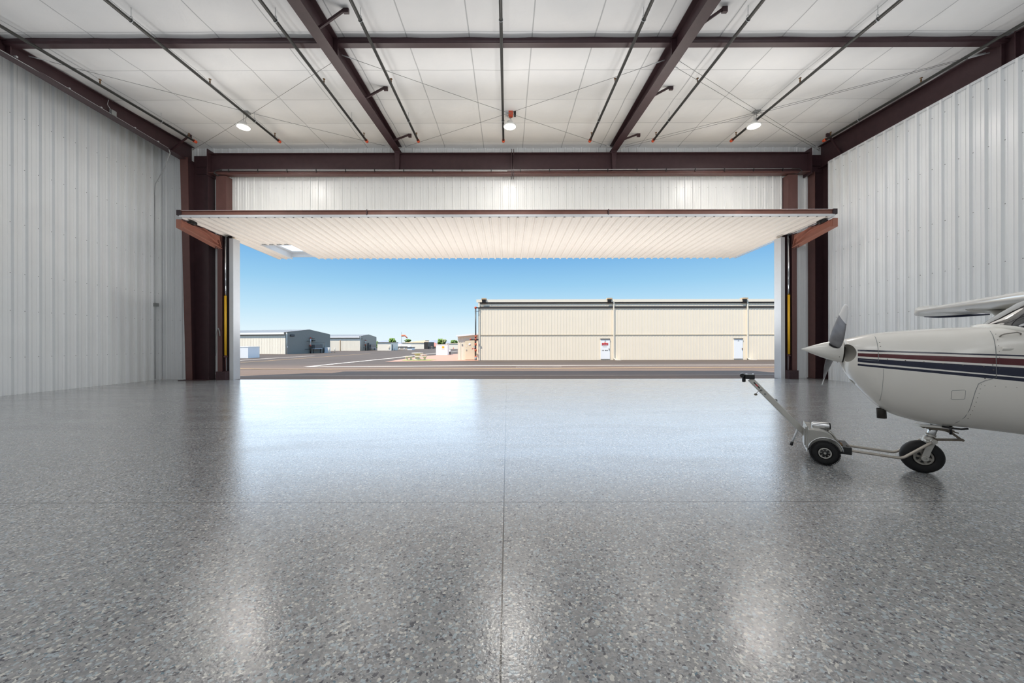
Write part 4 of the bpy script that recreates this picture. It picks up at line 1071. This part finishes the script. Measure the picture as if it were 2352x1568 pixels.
def side_door(px0, px1, num, sign):
    x0, x1 = bx(px0), bx(px1); z0, z1 = bz(824.2), bz(779.5)
    d = MB().box((x0, BY - .075, z0), (x1, BY - .02, z1)).build('door', M['white_flat'], bld)
    MB().box((x0 - .02, BY - .12, z1), (x1 + .02, BY - .02, z1 + .07)).build('lintel', M['beige_dark'], d)
    mb = MB(); mb.box((x1 - .11, BY - .13, z0 + .93), (x1 - .06, BY - .075, z0 + 1.08)); mb.build('handle', M['brass'], d)
    xm = (x0 + x1)/2
    lettering(num, .17, (xm, BY - .08, z0 + 1.83), (PI/2, 0, 0), M['grey_box'], d)
    if sign:
        sg = MB().box((x0 + .13, BY - .09, z0 + 1.40), (x1 - .18, BY - .075, z0 + 1.62)).build('sign', M['red'], d)
        lettering('AVAILABLE', .105, ((x0 + .13 + x1 - .18)/2, BY - .095, z0 + 1.505), (PI/2, 0, 0), M['white_flat'], d)
        MB().prism([(xm - .13, BY - .08, z0 + 1.62), (xm + .10, BY - .08, z0 + 1.62), (xm + .06, BY - .08, z0 + 1.69), (xm - .08, BY - .08, z0 + 1.69)], (0, -.008, 0)).build('emblem', M['windsock'], d)
        for a, b, c in ((.14, .22, 'inlet'), (.28, .36, 'grime'), (.48, .58, 'black'), (.60, .76, 'grey_box')):
            MB().box((x0 + a, BY - .082, z0 + .82), (x0 + b, BY - .075, z0 + .91)).build('notice', M[c], d)
        MB().box((x0 + .22, BY - .08, z0 + 1.22), (x1 - .30, BY - .075, z0 + 1.25)).build('notice', M['inlet'], d)
side_door(1379, 1400.3, '26', True); side_door(1685, 1705.3, '25', False)
for i, (px, w) in enumerate(((1112, 'at its left corner'), (1399, 'above its middle downspout'), (1708, 'above its right downspout'))):
    x = bx(px); t = thing('flood_light', 'dark roof-edge floodlight on the long beige hangar, %s' % w, 'floodlight', (x, BY - .5, bz(699)), 'roof-edge floodlights')
    mb = MB(); mb.prism([(x - .20, BY - .16, bz(697.5)), (x + .18, BY - .16, bz(697.5)), (x + .18, BY - .26, bz(693)), (x - .20, BY - .26, bz(693))], (0, 0, .34)); mb.build('housing', M['beige_dark'], t)
    MB().box((x - .24, BY - .36, bz(688.2)), (x + .26, BY + .25, bz(685.2))).build('visor', M['tan_rock'], t)

# lean-to with its door
LYY = 39.35
def lx(px): return (px - CX)*LYY/F
lt = thing('lean_to_shed', 'low beige lean-to with a closed door at the left end of the long hangar', 'shed', (lx(1075), LYY, G0))
xa, xb = lx(1051.5), X0 - .05
mb = MB(); za, zb = at(1052, 773, LYY).z, at(1100, 768.5, LYY).z
vs = [(xa, LYY, G0), (xb, LYY, G0), (xb, LYY, zb), (xa, LYY, za)]; mb.prism(vs, (0, 5, 0))
for px in (1058, 1065): mb.box((lx(px) - .02, LYY - .03, G0), (lx(px) + .02, LYY, za))
mb.build('wall', M['beige'], lt)
mb = MB(); mb.prism([(xa - .12, LYY - .25, za), (xb, LYY - .25, zb), (xb, LYY - .25, zb + .16), (xa - .12, LYY - .25, za + .16)], (0, 5.4, 0)); mb.build('roof', M['white_flat'], lt)
d = MB().box((lx(1068.5), LYY - .05, G0 + .08), (lx(1090), LYY, at(1080, 780.5, LYY).z)).build('door', M['beige_rib'], lt)
mb = MB(); mb.lathe((lx(1079), LYY - .052, at(1079, 790.8, LYY).z), (0, -1, 0), [(0, 0.125), (.008, .125), (.008, 0)], 24); mb.build('round_sign', M['white_flat'], d)
MB().box((lx(1070.5), LYY - .09, at(1071, 803.5, LYY).z - .05), (lx(1072.5), LYY - .05, at(1071, 803.5, LYY).z + .06)).build('handle', M['zinc'], d)
MB().box((lx(1070), LYY - .06, at(1071, 795, LYY).z - .03), (lx(1073), LYY - .05, at(1071, 795, LYY).z + .04)).build('notice', M['white_flat'], d)
MB().box((lx(1060.7), LYY - .03, at(1062, 794, LYY).z), (lx(1063.2), LYY, at(1062, 789.5, LYY).z)).build('notice', M['grey_box'], lt)
# fire riser in front of the lean-to
RX = -3.22; RY = 38.7
t = thing('fire_riser', 'tall black fire riser pipe with red fittings at the left corner of the beige hangar', 'pipe', (RX, RY, G0))
zr = at(1093, 706.5, RY).z
MB().cyl((RX, RY, G0), (RX, RY, zr), .065, 12).build('riser_pipe', M['pipe'], t)
MB().cyl((RX, RY, zr), (X0 + .1, RY + .2, zr), .055, 12).build('top_pipe', M['pipe'], t)
MB().blob((RX, RY, zr), .13, 0, 10).build('elbow', M['orange'], t)
MB().cyl((RX - .1, RY, zr - .35), (X0, RY + .2, zr - .35), .025, 8).build('bracket', M['zinc'], t)
for py in (773, 779.5, 791, 804.5, 820): 
    z = at(1093, py, RY).z; MB().cyl((RX, RY, z - .10), (RX, RY, z + .12), .095, 12).build('fitting', M['orange'], t)
z = at(1093, 779.5, RY).z; mb = MB(); mb.cyl((RX - .50, RY - .02, z), (RX + .3, RY - .02, z), .055, 10); mb.build('branch_pipe', M['pipe'], t)
MB().blob((RX - .52, RY - .02, z + .03), .09, 0, 8).build('hose_cap', M['orange'], t)
z = at(1093, 800.5, RY).z; mb = MB(); mb.cyl((RX - .32, RY - .03, z), (RX, RY, z), .03, 8); mb.lathe((RX - .33, RY - .03, z), (-1, 0, 0), [(0, .09), (.03, .09)], 12); mb.build('hand_wheel', M['red'], t)
z = at(1093, 796, RY).z; MB().box((RX - .2, RY - .12, z - .09), (RX - .06, RY, z + .08)).build('gauge', M['zinc'], t)
MB().cyl((RX, RY, G0), (RX, RY, G0 + .35), .12, 12).build('base_pipe', M['grey_box'], t)

# utility boxes
def slab_box(name, lab, cat, p, w, dep, h, ang=0.0, m='white_flat', top=None, grp=None):
    t = thing(name, lab, cat, p, grp)
    ca, sa = math.cos(ang), math.sin(ang); u = Vector((ca, sa, 0)); v = Vector((-sa, ca, 0)); p = Vector(p)
    mb = MB(); mb.obox(p + u*w/2 + v*dep/2 + Vector((0, 0, h/2)), u*w/2, v*dep/2, (0, 0, h/2)); mb.build('cabinet', M[m], t)
    mb = MB(); mb.obox(p + u*w/2 + v*dep/2 + Vector((0, 0, h + .025)), u*(w/2 + .03), v*(dep/2 + .03), (0, 0, .025)); mb.build('top', M[top or m], t)
    return t, u, v
p = gnd(1001.3, 815.4); w = gnd(1027.7, 815.4).x - p.x
t, u, v = slab_box('utility_cabinet', 'large white utility cabinet standing on the pink gravel', 'cabinet', p, w, 1.6, 1.55)
MB().box((p.x + w*.52, p.y - .02, p.z + 1.05), (p.x + w*.72, p.y, p.z + 1.32)).build('warning_label', M['yellow'], t)
MB().box((p.x + w*.50, p.y - .015, p.z + .85), (p.x + w*.74, p.y, p.z + 1.02)).build('notice', M['lamp_white'], t)
p = gnd(1029.3, 814.2)
t, u, v = slab_box('meter_pedestal', 'narrow pedestal half white and half dark behind the white utility cabinet', 'cabinet', p, .34, .5, .42, m='beige_dark', top='beige_dark')
MB().box((p.x, p.y - .02, p.z + .42), (p.x + .34, p.y + .5, p.z + .80)).build('upper_case', M['white_flat'], t)
p = gnd(570, 822.4)
slab_box('white_crate', 'large plain white storage box on the asphalt beside the left jamb', 'box', p - Vector((3.2, 0, 0)), 3.2, 2.1, 1.34)
p = gnd(744.8, 810.2)
slab_box('transformer_box', 'white slanted utility box at the corner of the nearer low hangar', 'cabinet', p, .75, .9, 1.0, .05)
for px, py, hgt, lab in ((756, 811, 1.0, 'cream bollard touching the white slanted utility box'), (768.7, 810.3, .92, 'cream bollard standing alone between the two low hangars')):
    p = gnd(px, py); t = thing('bollard', lab, 'bollard', p, 'cream bollards')
    MB().tube([p, p + Vector((0,0,hgt)), p + Vector((0,0,hgt + .05))], [.10, .10, .04], 12).build('post', M['beige'], t)

# picnic table and benches
p = gnd(959, 825.6)
t = thing('picnic_table', 'round pale concrete picnic table on the gravel', 'table', p)
MB().lathe(p, (0,0,1), [(.66, 0), (.64, .30), (.66, .60), (.70, .625), (.735, .61), (.745, .0)], 28).build('tabletop', M['conc'], t)
MB().lathe(p, (0,0,1), [(0, .38), (.06, .40), (.12, .26), (.4, .22), (.55, .30), (.66, .42)], 20).build('pedestal', M['conc'], t)
def bench(px0, px1, py, lab):
    a, b = gnd(px0, py), gnd(px1, py); c = (a + b)/2; L = (b - a).length
    t = thing('picnic_bench', lab, 'bench', c, 'concrete picnic benches')
    n = 9; arc = [(-L/2 + L*i/n, .10*math.sin(PI*i/n)) for i in range(n + 1)]
    mb = MB(); mb.prism([(c.x + x, c.y - .17 - d, c.z + .36) for x, d in arc] + [(c.x + x, c.y + .17 - d, c.z + .36) for x, d in arc[::-1]], (0, 0, .08)); mb.build('seat', M['conc'], t)
    for s in (-1, 1):
        x = c.x + s*L*.33; mb = MB(); mb.prism([(x - .13, c.y - .1, c.z), (x + .13, c.y - .1, c.z), (x + .07, c.y - .1, c.z + .18), (x + .15, c.y - .1, c.z + .36), (x - .15, c.y - .1, c.z + .36), (x - .07, c.y - .1, c.z + .18)], (0, .2, 0)); mb.build('leg', M['conc'], t)
bench(932, 946.5, 827.3, 'pale concrete bench left of the picnic table'); bench(953.5, 980, 827.3, 'longer pale concrete bench in front of the picnic table')
bench(968.5, 978.5, 821.5, 'concrete bench behind the picnic table, mostly hidden')

# low hangars on the left
def low_hangar(lab, a, b, eave_a, eave_b, peak, length, left_dir, num, mirrored=False):
    """gable end from a (near corner) to b (far corner); the long front runs from a along left_dir"""
    a, b = Vector(a), Vector(b); mid = (a + b)/2; L = Vector(left_dir)*length
    t = thing('low_hangar', lab, 'building', a, 'low cream hangars')
    ea, eb, pk = Vector((a.x, a.y, eave_a)), Vector((b.x, b.y, eave_b)), Vector((mid.x, mid.y, peak))
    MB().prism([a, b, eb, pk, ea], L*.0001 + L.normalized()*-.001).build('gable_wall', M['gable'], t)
    mb = MB(); n = int(length/.33); d = L.normalized(); nr = Vector((d.y, -d.x, 0))
    if nr.y > 0: nr = -nr
    mb.add([a, a + L, ea + L, ea], [(0,1,2,3)], 0)
    for i in range(1, n):
        q = a + d*i*.33
        mb.add([q + nr*.02 - d*.03, q + nr*.02 + d*.03, q + nr*.02 + d*.03 + Vector((0,0,eave_a - a.z - .35)), q + nr*.02 - d*.03 + Vector((0,0,eave_a - a.z - .35))], [(0,1,2,3)], 1)
    mb.build('front_wall', [M['cream'], M['cream_seam']], t)
    up = Vector((0,0,.04)); ov = nr*.30
    mb = MB(); mb.add([ea + ov + up, ea + ov + L + up, pk + L + up, pk + up, eb + up, eb + L + up], [(0,1,2,3), (3,2,5,4)]); mb.build('roof', M['roof_grey'], t)
    mb = MB(); mb.add([ea + ov + up, ea + ov + L + up, ea + ov + L + Vector((0,0,-.28)), ea + ov + Vector((0,0,-.28))], [(0,1,2,3)]); mb.build('gutter', M['white_flat'], t)
    mb = MB(); q = Vector((0,0,-.36)); mb.add([ea + nr*.05 + q, ea + nr*.05 + L + q, ea + nr*.05 + L + q - Vector((0,0,.10)), ea + nr*.05 + q - Vector((0,0,.10))], [(0,1,2,3)]); mb.build('door_track', M['beige_dark'], t)
    g = (b - a).normalized(); out = Vector((g.y, -g.x, 0))
    if out.dot(L) > 0: out = -out
    def gp_(s, z, o=.06): return a + g*s + out*o + Vector((0,0,z))
    W_ = (b - a).length
    MB().tube([gp_(.02*W_, 0), gp_(.02*W_, eave_a - a.z)], .07, 6).build('corner_trim', M['cream'], t)
    return t, gp_, W_, g, out
A1_, B1_ = gnd(655.5, 813.2), gnd(758.3, 809.6)
d1 = Vector((A1_.y - B1_.y, B1_.x - A1_.x, 0)).normalized()
if d1.x > 0: d1 = -d1
e1a = at(655.5, 763.5, A1_.y).z; e1b = at(758.3, 768, B1_.y).z; pk1 = at(712, 757, (A1_.y + B1_.y)/2).z
t, gp_, W_, g_, out_ = low_hangar('nearer low cream hangar with a shaded grey gable end, left of the view', A1_, B1_, e1a, e1b, pk1, 40, d1, '')
pl = MB(); pl.obox(gp_(.13*W_, e1a - A1_.z - .45, .08), g_*.45, out_*.02, (0,0,.17)); pl.build('number_sign', M['black'], t)
rot1 = (PI/2, 0, math.atan2(g_.y, g_.x))
lettering('26581', .30, gp_(.13*W_, e1a - A1_.z - .45, .12), rot1, M['grey_box'], t)
MB().tube([gp_(.03*W_, 1.05, .05), gp_(.03*W_, 1.35, .05)], .09, 6).build('notice', M['white_flat'], t)
def riser(t_, gp__, W__, s, zt, g__):
    rr = thing('gable_riser', 'white fire riser with orange fittings on the %s low hangar gable' % t_, 'pipe', gp__(s*W__, 0, .25), 'gable fire risers')
    z0 = .0; P = lambda z, ds=0, o=.25: gp__(s*W__ + ds, z, o)
    MB().cyl(P(1.45), P(zt), .075, 10).build('riser_pipe', M['white_flat'], rr)
    MB().cyl(P(0), P(1.5), .10, 10).build('valve_stack', M['exhaust'], rr)
    MB().blob(P(zt), .15, 0, 8).build('elbow', M['orange'], rr)
    MB().cyl(P(zt), P(zt, .95), .09, 10).build('top_pipe', M['grime'], rr)
    MB().cyl(P(1.25, -.08), P(1.55, -.08), .15, 10).build('fitting', M['orange'], rr)
    MB().cyl(P(zt - .55, -.9), P(zt - .55, .05), .04, 8).build('bracket', M['exhaust'], rr)
    MB().cyl(P(.75, -1.3), P(.75, 0), .04, 8).build('branch_pipe', M['exhaust'], rr)
riser('nearer', gp_, W_, .50, 2.75, g_)
ac = thing('condenser_rack', 'grey air-conditioning rack on legs beside the nearer hangar riser', 'air conditioner', gp_(.62*W_, 0, .5), None)
mb = MB(); mb.obox(gp_(.62*W_, 1.22, .5), g_*.85, out_*.3, (0,0,.32)); mb.build('unit', M['roof_grey'], ac)
mb = MB(); mb.obox(gp_(.62*W_, .82, .5), g_*.95, out_*.35, (0,0,.05)); mb.build('shelf', M['alu'], ac)
for s in (-.85, .85):
    mb = MB(); mb.obox(gp_(.62*W_ + s, .41, .5), g_*.05, out_*.05, (0,0,.41)); mb.build('leg', M['exhaust'], ac)
mb = MB(); mb.obox(gp_(.735*W_, 1.05, .4), g_*.16, out_*.12, (0,0,.55)); mb.build('electric_panel', M['roof_grey'], ac)
mb = MB()
for (u0, z0_), (u1, z1_) in (((-1.9, .2), (-1.9, 1.9)), ((-1.9, 1.9), (1.6, 1.95)), ((1.6, 1.95), (1.6, .2))): mb.tube([gp_(.6*W_ + u0, z0_, .9), gp_(.6*W_ + u1, z1_, .9)], .03, 6)
mb.build('guard_rail', M['exhaust'], ac)
wl = thing('wall_light', 'small dark wall light high on the nearer low hangar gable', 'wall light', gp_(.57*W_, 2.3, .2))
mb = MB(); mb.obox(gp_(.57*W_, 2.28, .2), g_*.30, out_*.15, (0,0,.10)); mb.build('housing', M['black'], wl)

A2_, B2_ = gnd(826.8, 805.4), gnd(864.8, 803.6)
d2 = Vector((A2_.y - B2_.y, B2_.x - A2_.x, 0)).normalized()
if d2.x > 0: d2 = -d2
e2a = at(826.8, 772.6, A2_.y).z; e2b = at(864.8, 774.2, B2_.y).z; pk2 = at(846, 768.3, (A2_.y + B2_.y)/2).z
t, gp2, W2, g2, out2 = low_hangar('farther low cream hangar behind the bollards', A2_, B2_, e2a, e2b, pk2, 40, d2, '')
mb = MB(); mb.obox(A2_ + d2*4.8 + Vector((0, -.06, 1.3)), d2*.09, (0, .03, 0), (0,0,1.3)); mb.build('door_jamb', M['tan_rock'], t)
mb = MB(); mb.obox(gp2(.07*W2, e2a - A2_.z - .5, .08), g2*.5, out2*.02, (0,0,.2)); mb.build('number_sign', M['black'], t)
riser('farther', gp2, W2, .26, 2.55, g2)
ac = thing('condenser_rack', 'grey air-conditioning rack on the farther low hangar gable', 'air conditioner', gp2(.62*W2, 0, .5))
mb = MB(); mb.obox(gp2(.60*W2, 1.1, .5), g2*1.5, out2*.3, (0,0,.4)); mb.build('unit', M['roof_grey'], ac)
mb = MB(); mb.obox(gp2(.60*W2, .62, .5), g2*1.6, out2*.35, (0,0,.06)); mb.build('shelf', M['alu'], ac)
for s in (-1.4, 1.4):
    mb = MB(); mb.obox(gp2(.60*W2 + s, .3, .5), g2*.08, out2*.08, (0,0,.3)); mb.build('leg', M['exhaust'], ac)
mb = MB(); mb.obox(gp2(.44*W2, .95, .3), g2*.25, out2*.15, (0,0,.95)); mb.build('electric_panel', M['roof_grey'], ac)

# things farther away
def far_box(name, lab, cat, px0, px1, pyt, pyb, dep, m, roof=None, side=None):
    a, b = gnd(px0, pyb), gnd(px1, pyb); zt = at(px0, pyt, a.y).z
    t = thing(name, lab, cat, a)
    MB().box((a.x, a.y, a.z), (b.x, a.y + dep, zt)).build('wall', M[m], t)
    MB().box((a.x - .1, a.y - .15, zt), (b.x + .1, a.y + dep + .1, zt + .12)).build('roof', M[roof or m], t)
    return t, a, b, zt
t, a, b, zt = far_box('cream_shed', 'small cream shed with a flat roof beyond the farther low hangar', 'shed', 866.8, 897, 786.5, 805, 6.0, 'cream', 'roof_grey')
MB().box((b.x - .62, a.y - .12, a.z + .55), (b.x - .32, a.y, a.z + 1.05)).build('meter_box', M['beige'], t)
MB().box((b.x - .02, a.y + .8, a.z + .1), (b.x + .04, a.y + 1.7, a.z + 1.5)).build('side_door', M['roof_grey'], t)
t, a, b, zt = far_box('block_wall', 'grey block wall in front of the white tanks', 'wall', 903.2, 934, 796, 803.6, .4, 'blockwall', 'blockwall')
t['kind'] = 'thing'
p0, p1 = gnd(917, 804), gnd(930, 804)
for px, py, L_, lab in ((906, 802.5, 3.2, 'white rounded tank behind the block wall, nearer the cream shed'), (926, 802.2, 3.0, 'white rounded tank behind the block wall, on the right')):
    p = gnd(px, py); p.y += 3; zc_ = at(px, 794.5, p.y).z; r = zc_ + .95 - zc_
    t = thing('storage_tank', lab, 'tank', (p.x, p.y, G0), 'white storage tanks')
    MB().lathe((p.x - L_/2, p.y, zc_ - .6), (1, .35, 0), [(0, 0), (.0, .55), (.12, .95), (.4, 1.12), (L_ - .4, 1.12), (L_ - .1, .95), (L_, .5), (L_, 0)], 20).build('vessel', M['white_flat'], t)
    for s in (-.3, .3):
        MB().box((p.x + s*L_ - .2, p.y - .4, G0), (p.x + s*L_ + .2, p.y + .6, zc_ - 1.2)).build('saddle', M['conc'], t)
for px, lab in ((906, 'leftmost short white bollard before the grey block wall'), (918, 'middle short white bollard before the grey block wall'), (928.5, 'rightmost short white bollard before the grey block wall')):
    p = gnd(px, 804.6); t = thing('white_bollard', lab, 'bollard', p, 'white bollards'); MB().tube([p, p + Vector((0,0,.62)), p + Vector((0,0,.66))], [.10, .10, .04], 8).build('post', M['white_flat'], t)
t, a, b, zt = far_box('pump_kiosk', 'small white kiosk with a dark flat roof right of the block wall', 'kiosk', 935.5, 946, 798, 803.8, 3, 'white_flat', 'beige_dark')
t, a, b, zt = far_box('beige_building', 'wide beige building in the far distance', 'building', 924, 972.5, 787.5, 801.3, 14, 'cream', 'tan_rock')
mb = MB(); zt2 = at(930, 783, a.y).z; mb.prism([(a.x, a.y + .5, zt + .1), (b.x, a.y + .5, zt + .1), (b.x - 1, a.y + 6, zt2 + .3), (a.x + 6, a.y + 6, zt2 + .3)], (0, 6, 0)); mb.build('upper_roof', M['tan_rock'], t)
MB().box((b.x + .02, a.y, a.z), (b.x + 1.2, a.y + 10, zt + .3)).build('dark_bay', M['beige_dark'], t)
t, a, b, zt = far_box('pink_wall', 'low pinkish garden wall in front of the red-roofed house', 'wall', 974.5, 992, 796.3, 801, .4, 'pinkwall', 'pinkwall'); t['kind'] = 'thing'
p = gnd(982, 799.5); q = gnd(1006, 799.5)
t = thing('tiled_house', 'house with a red tiled roof in the far distance', 'house', p)
za, zb = at(982, 793.5, p.y).z, at(982, 785.3, p.y).z
MB().box((p.x, p.y, p.z), (q.x, p.y + 9, za)).build('wall', M['pinkwall'], t)
mb = MB(); w = q.x - p.x
mb.add([(p.x - .3, p.y - .5, za - .2), (q.x + .5, p.y - .5, za - .4), (q.x + .5, p.y + 9.5, za - .4), (p.x - .3, p.y + 9.5, za - .2), (p.x + .1, p.y + 4, zb), (p.x + w*.36, p.y + 4, zb)], [(0,1,5,4), (1,2,5), (2,3,4,5), (3,0,4)]); mb.build('roof', M['terracotta'], t)
t, a, b, zt = far_box('low_cream_building', 'low cream building behind the white utility cabinet', 'building', 1026, 1056, 789, 801.3, 10, 'cream', 'beige')
mb = MB(); p = gnd(1041.5, 801.6); t2 = thing('warning_sign', 'tiny orange sign before the low cream building', 'sign', p)
MB().prism([(p.x - .22, p.y, p.z + .15), (p.x + .22, p.y, p.z + .15), (p.x, p.y, p.z + .6)], (0, -.03, 0)).build('board', M['windsock'], t2)
MB().box((p.x - .03, p.y, p.z), (p.x + .03, p.y + .03, p.z + .2)).build('stake', M['grey_box'], t2)
# windsock
p = gnd(922, 802.2); p = Vector((p.x, p.y, G0)); t = thing('windsock', 'orange windsock on a thin mast above the white tanks', 'windsock', p)
zt = at(922, 762, p.y).z; zs = at(922, 770.4, p.y).z
MB().cyl(p, (p.x, p.y, zt), .05, 8).build('mast', M['grey_box'], t)
q1 = at(930, 770.2, p.y); q2 = at(936, 776.5, p.y)
MB().tube([(p.x + .08, p.y, zs), (p.x + .6, p.y, zs), q1, q1.lerp(q2, .5), q2], [.30, .27, .24, .19, .10], 12).build('sock', M['windsock'], t)
# trees and shrubs
def tree(px0, px1, pyt, pyb, lab, m='leaf', base=800.5, trunk=True, n=34):
    c = gnd((px0 + px1)/2, base); c.y += 12; Y = c.y
    a, b = at(px0, pyt, Y), at(px1, pyb, Y); w = (b.x - a.x)/2; h = (a.z - b.z)/2; cx_, cz_ = (a.x + b.x)/2, (a.z + b.z)/2
    t = thing('tree' if trunk else 'bush', lab, 'tree' if trunk else 'bush', (cx_, Y, G0), 'trees far beyond the apron' if trunk else None)
    mb = MB()
    for _ in range(n):
        ang, r, zz = random.uniform(0, 2*PI), math.sqrt(random.random())*.75, random.uniform(-.8, .75)
        k = math.sqrt(max(.05, 1 - zz*zz)); s = random.uniform(.18, .34)
        mb.blob((cx_ + w*r*k*math.cos(ang), Y + w*r*k*math.sin(ang), cz_ + h*zz), (w*s, w*s, h*s*1.2), 0, 7, .3)
    mb.build('foliage', M[m], t)
    if trunk: MB().tube([(cx_, Y, G0), (cx_ + .1, Y, cz_)], [.22, .12], 7).build('trunk', M['bark'], t)
tree(890, 910, 776.5, 790, 'round green tree above the cream shed')
tree(863, 871, 784, 800, 'green tree just behind the farther low hangar')
tree(927, 946, 779, 785.5, 'wide low green tree above the beige building')
tree(1003, 1020, 778, 793, 'large dark green tree behind the white utility cabinet')
tree(1012, 1027, 778.5, 792, 'pale olive tree behind the white utility cabinet', 'leaf2')
tree(1030, 1054, 780.5, 789, 'broad green tree above the low cream building')
tree(983, 993, 789.5, 797, 'green bush before the red-roofed house', base=800.8, trunk=False, n=24)
# hills on the horizon
mb = MB(); pts = []
for x in range(-40, 41):
    X = x*42.0 - 200
    hh = 10 + 7*math.sin(x*.7) + 5*math.sin(x*1.9 + 1)
    pts.append((X, max(4, hh)))
def bump_(X, c, w, h): return h*max(0, 1 - abs(X - c)/w)
pts = []
for i in range(240):
    X = -1500 + i*10.0
    z = 6 + 2.5*math.sin(X*.02) + bump_(X, -575, 60, 9) + bump_(X, -335, 70, 12) + bump_(X, -352, 28, 3) + bump_(X, -900, 200, 10)
    pts.append((X, max(1, z)))
vs = []
for X, z in pts: vs += [(X, 1800, -6), (X, 1800, z)]
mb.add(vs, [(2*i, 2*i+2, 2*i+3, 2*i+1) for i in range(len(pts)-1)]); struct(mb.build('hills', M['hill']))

# ---------------------------------------------------------------- sky, sun, lamps, added fill lights
w = bpy.data.worlds.new('World'); S.world = w; w.use_nodes = True
nt = w.node_tree; bg = nt.nodes['Background']
tc = nt.nodes.new('ShaderNodeTexCoord'); sp = nt.nodes.new('ShaderNodeSeparateXYZ'); nt.links.new(tc.outputs['Generated'], sp.inputs[0])
cr = nt.nodes.new('ShaderNodeValToRGB'); nt.links.new(sp.outputs[2], cr.inputs['Fac'])
el = cr.color_ramp.elements
SKY = [(0.0, (0.74, 0.86, 0.91, 1)), (0.035, (0.68, 0.83, 0.90, 1)), (0.085, (0.49, 0.72, 0.87, 1)), (0.15, (0.30, 0.57, 0.80, 1)), (0.23, (0.155, 0.40, 0.72, 1)), (0.33, (0.16, 0.40, 0.74, 1)), (0.6, (0.32, 0.60, 1.08, 1)), (1.0, (0.40, 0.70, 1.2, 1))]
while len(el) < len(SKY): el.new(0.5)
for e, (p, c) in zip(el, SKY): e.position = p; e.color = c
nt.links.new(cr.outputs['Color'], bg.inputs['Color']); bg.inputs['Strength'].default_value = 1.0

def light(name, typ, loc, energy, color=(1,1,1), **k):
    l = bpy.data.lights.new(name, typ); l.energy = energy; l.color = color
    for a, v in k.items(): setattr(l, a, v)
    o = bpy.data.objects.new(name, l); COL.objects.link(o); o.location = loc; return o
az, elv = math.radians(45), math.radians(61)
sd = Vector((math.sin(az)*math.cos(elv), math.cos(az)*math.cos(elv), -math.sin(elv)))
sun = light('sun', 'SUN', (-20, -20, 40), 5.4, (1.0, 0.92, 0.81), angle=math.radians(0.6))
sun.rotation_euler = sd.to_track_quat('-Z', 'Y').to_euler()
WARM = (1.0, 0.955, 0.90); COOL = (0.97, 0.985, 1.0)
for X in (-8.34, .10, 7.83):
    a = light('lamp_light', 'AREA', (X, LY, LZ - .03), 60, WARM, shape='DISK', size=.36)
for X in (-8.3, .1, 7.8):
    for Y in (4.5, .2, -3.8):
        light('rear_fill_light', 'POINT', (X, Y, 6.2), 90, COOL, shadow_soft_size=1.0)  # added soft lights without fixtures, evening out the interior

for X in (-8.4, -4.2, 0.0, 4.2, 8.4):
    a = light('door_fill_spot', 'SPOT', (X, 15.2, .66), 500, (1.0, 0.98, 0.965), shadow_soft_size=.6, spot_size=math.radians(150), spot_blend=1.0)  # added upward spots without fixtures, brightening the open door's underside
    a.rotation_euler = (PI, 0, 0)

fill_sun = light('low_sky_fill_sun', 'SUN', (0, 60, 30), 1.7, (0.86, 0.93, 1.0), angle=math.radians(76))  # added second sun, standing in for bright low sky through the doorway
fill_sun.rotation_euler = Vector((0, -math.cos(math.radians(14)), -math.sin(math.radians(14)))).to_track_quat('-Z', 'Y').to_euler()
for X in (-8.3, -4.1, .1, 4.1, 7.8):
    light('ceiling_fill_light', 'POINT', (X, 11.0, 6.4), 72, WARM, shadow_soft_size=1.1)  # added soft lights without fixtures, brightening the front of the ceiling

# ---------------------------------------------------------------- camera and view
cam = bpy.data.cameras.new('camera'); co = bpy.data.objects.new('camera', cam); COL.objects.link(co)
co.location = (0, 0, H); co.rotation_euler = (PI/2, RL, 0)
cam.sensor_fit = 'HORIZONTAL'; cam.sensor_width = 36.0; cam.lens = F/2352*36
cam.shift_x = (1176 - CX)/2352; cam.shift_y = (CY - 784)/2352
cam.clip_start = 0.05; cam.clip_end = 5000
S.camera = co
S.view_settings.view_transform = 'Standard'; S.view_settings.look = 'None'; S.view_settings.exposure = 0.14; S.view_settings.gamma = 1
cy = S.cycles
cy.use_denoising = True; cy.adaptive_threshold = 0.035; cy.max_bounces = 7; cy.diffuse_bounces = 4; cy.glossy_bounces = 4; cy.transmission_bounces = 4
cy.sample_clamp_indirect = 6.0; cy.caustics_reflective = False; cy.caustics_refractive = False
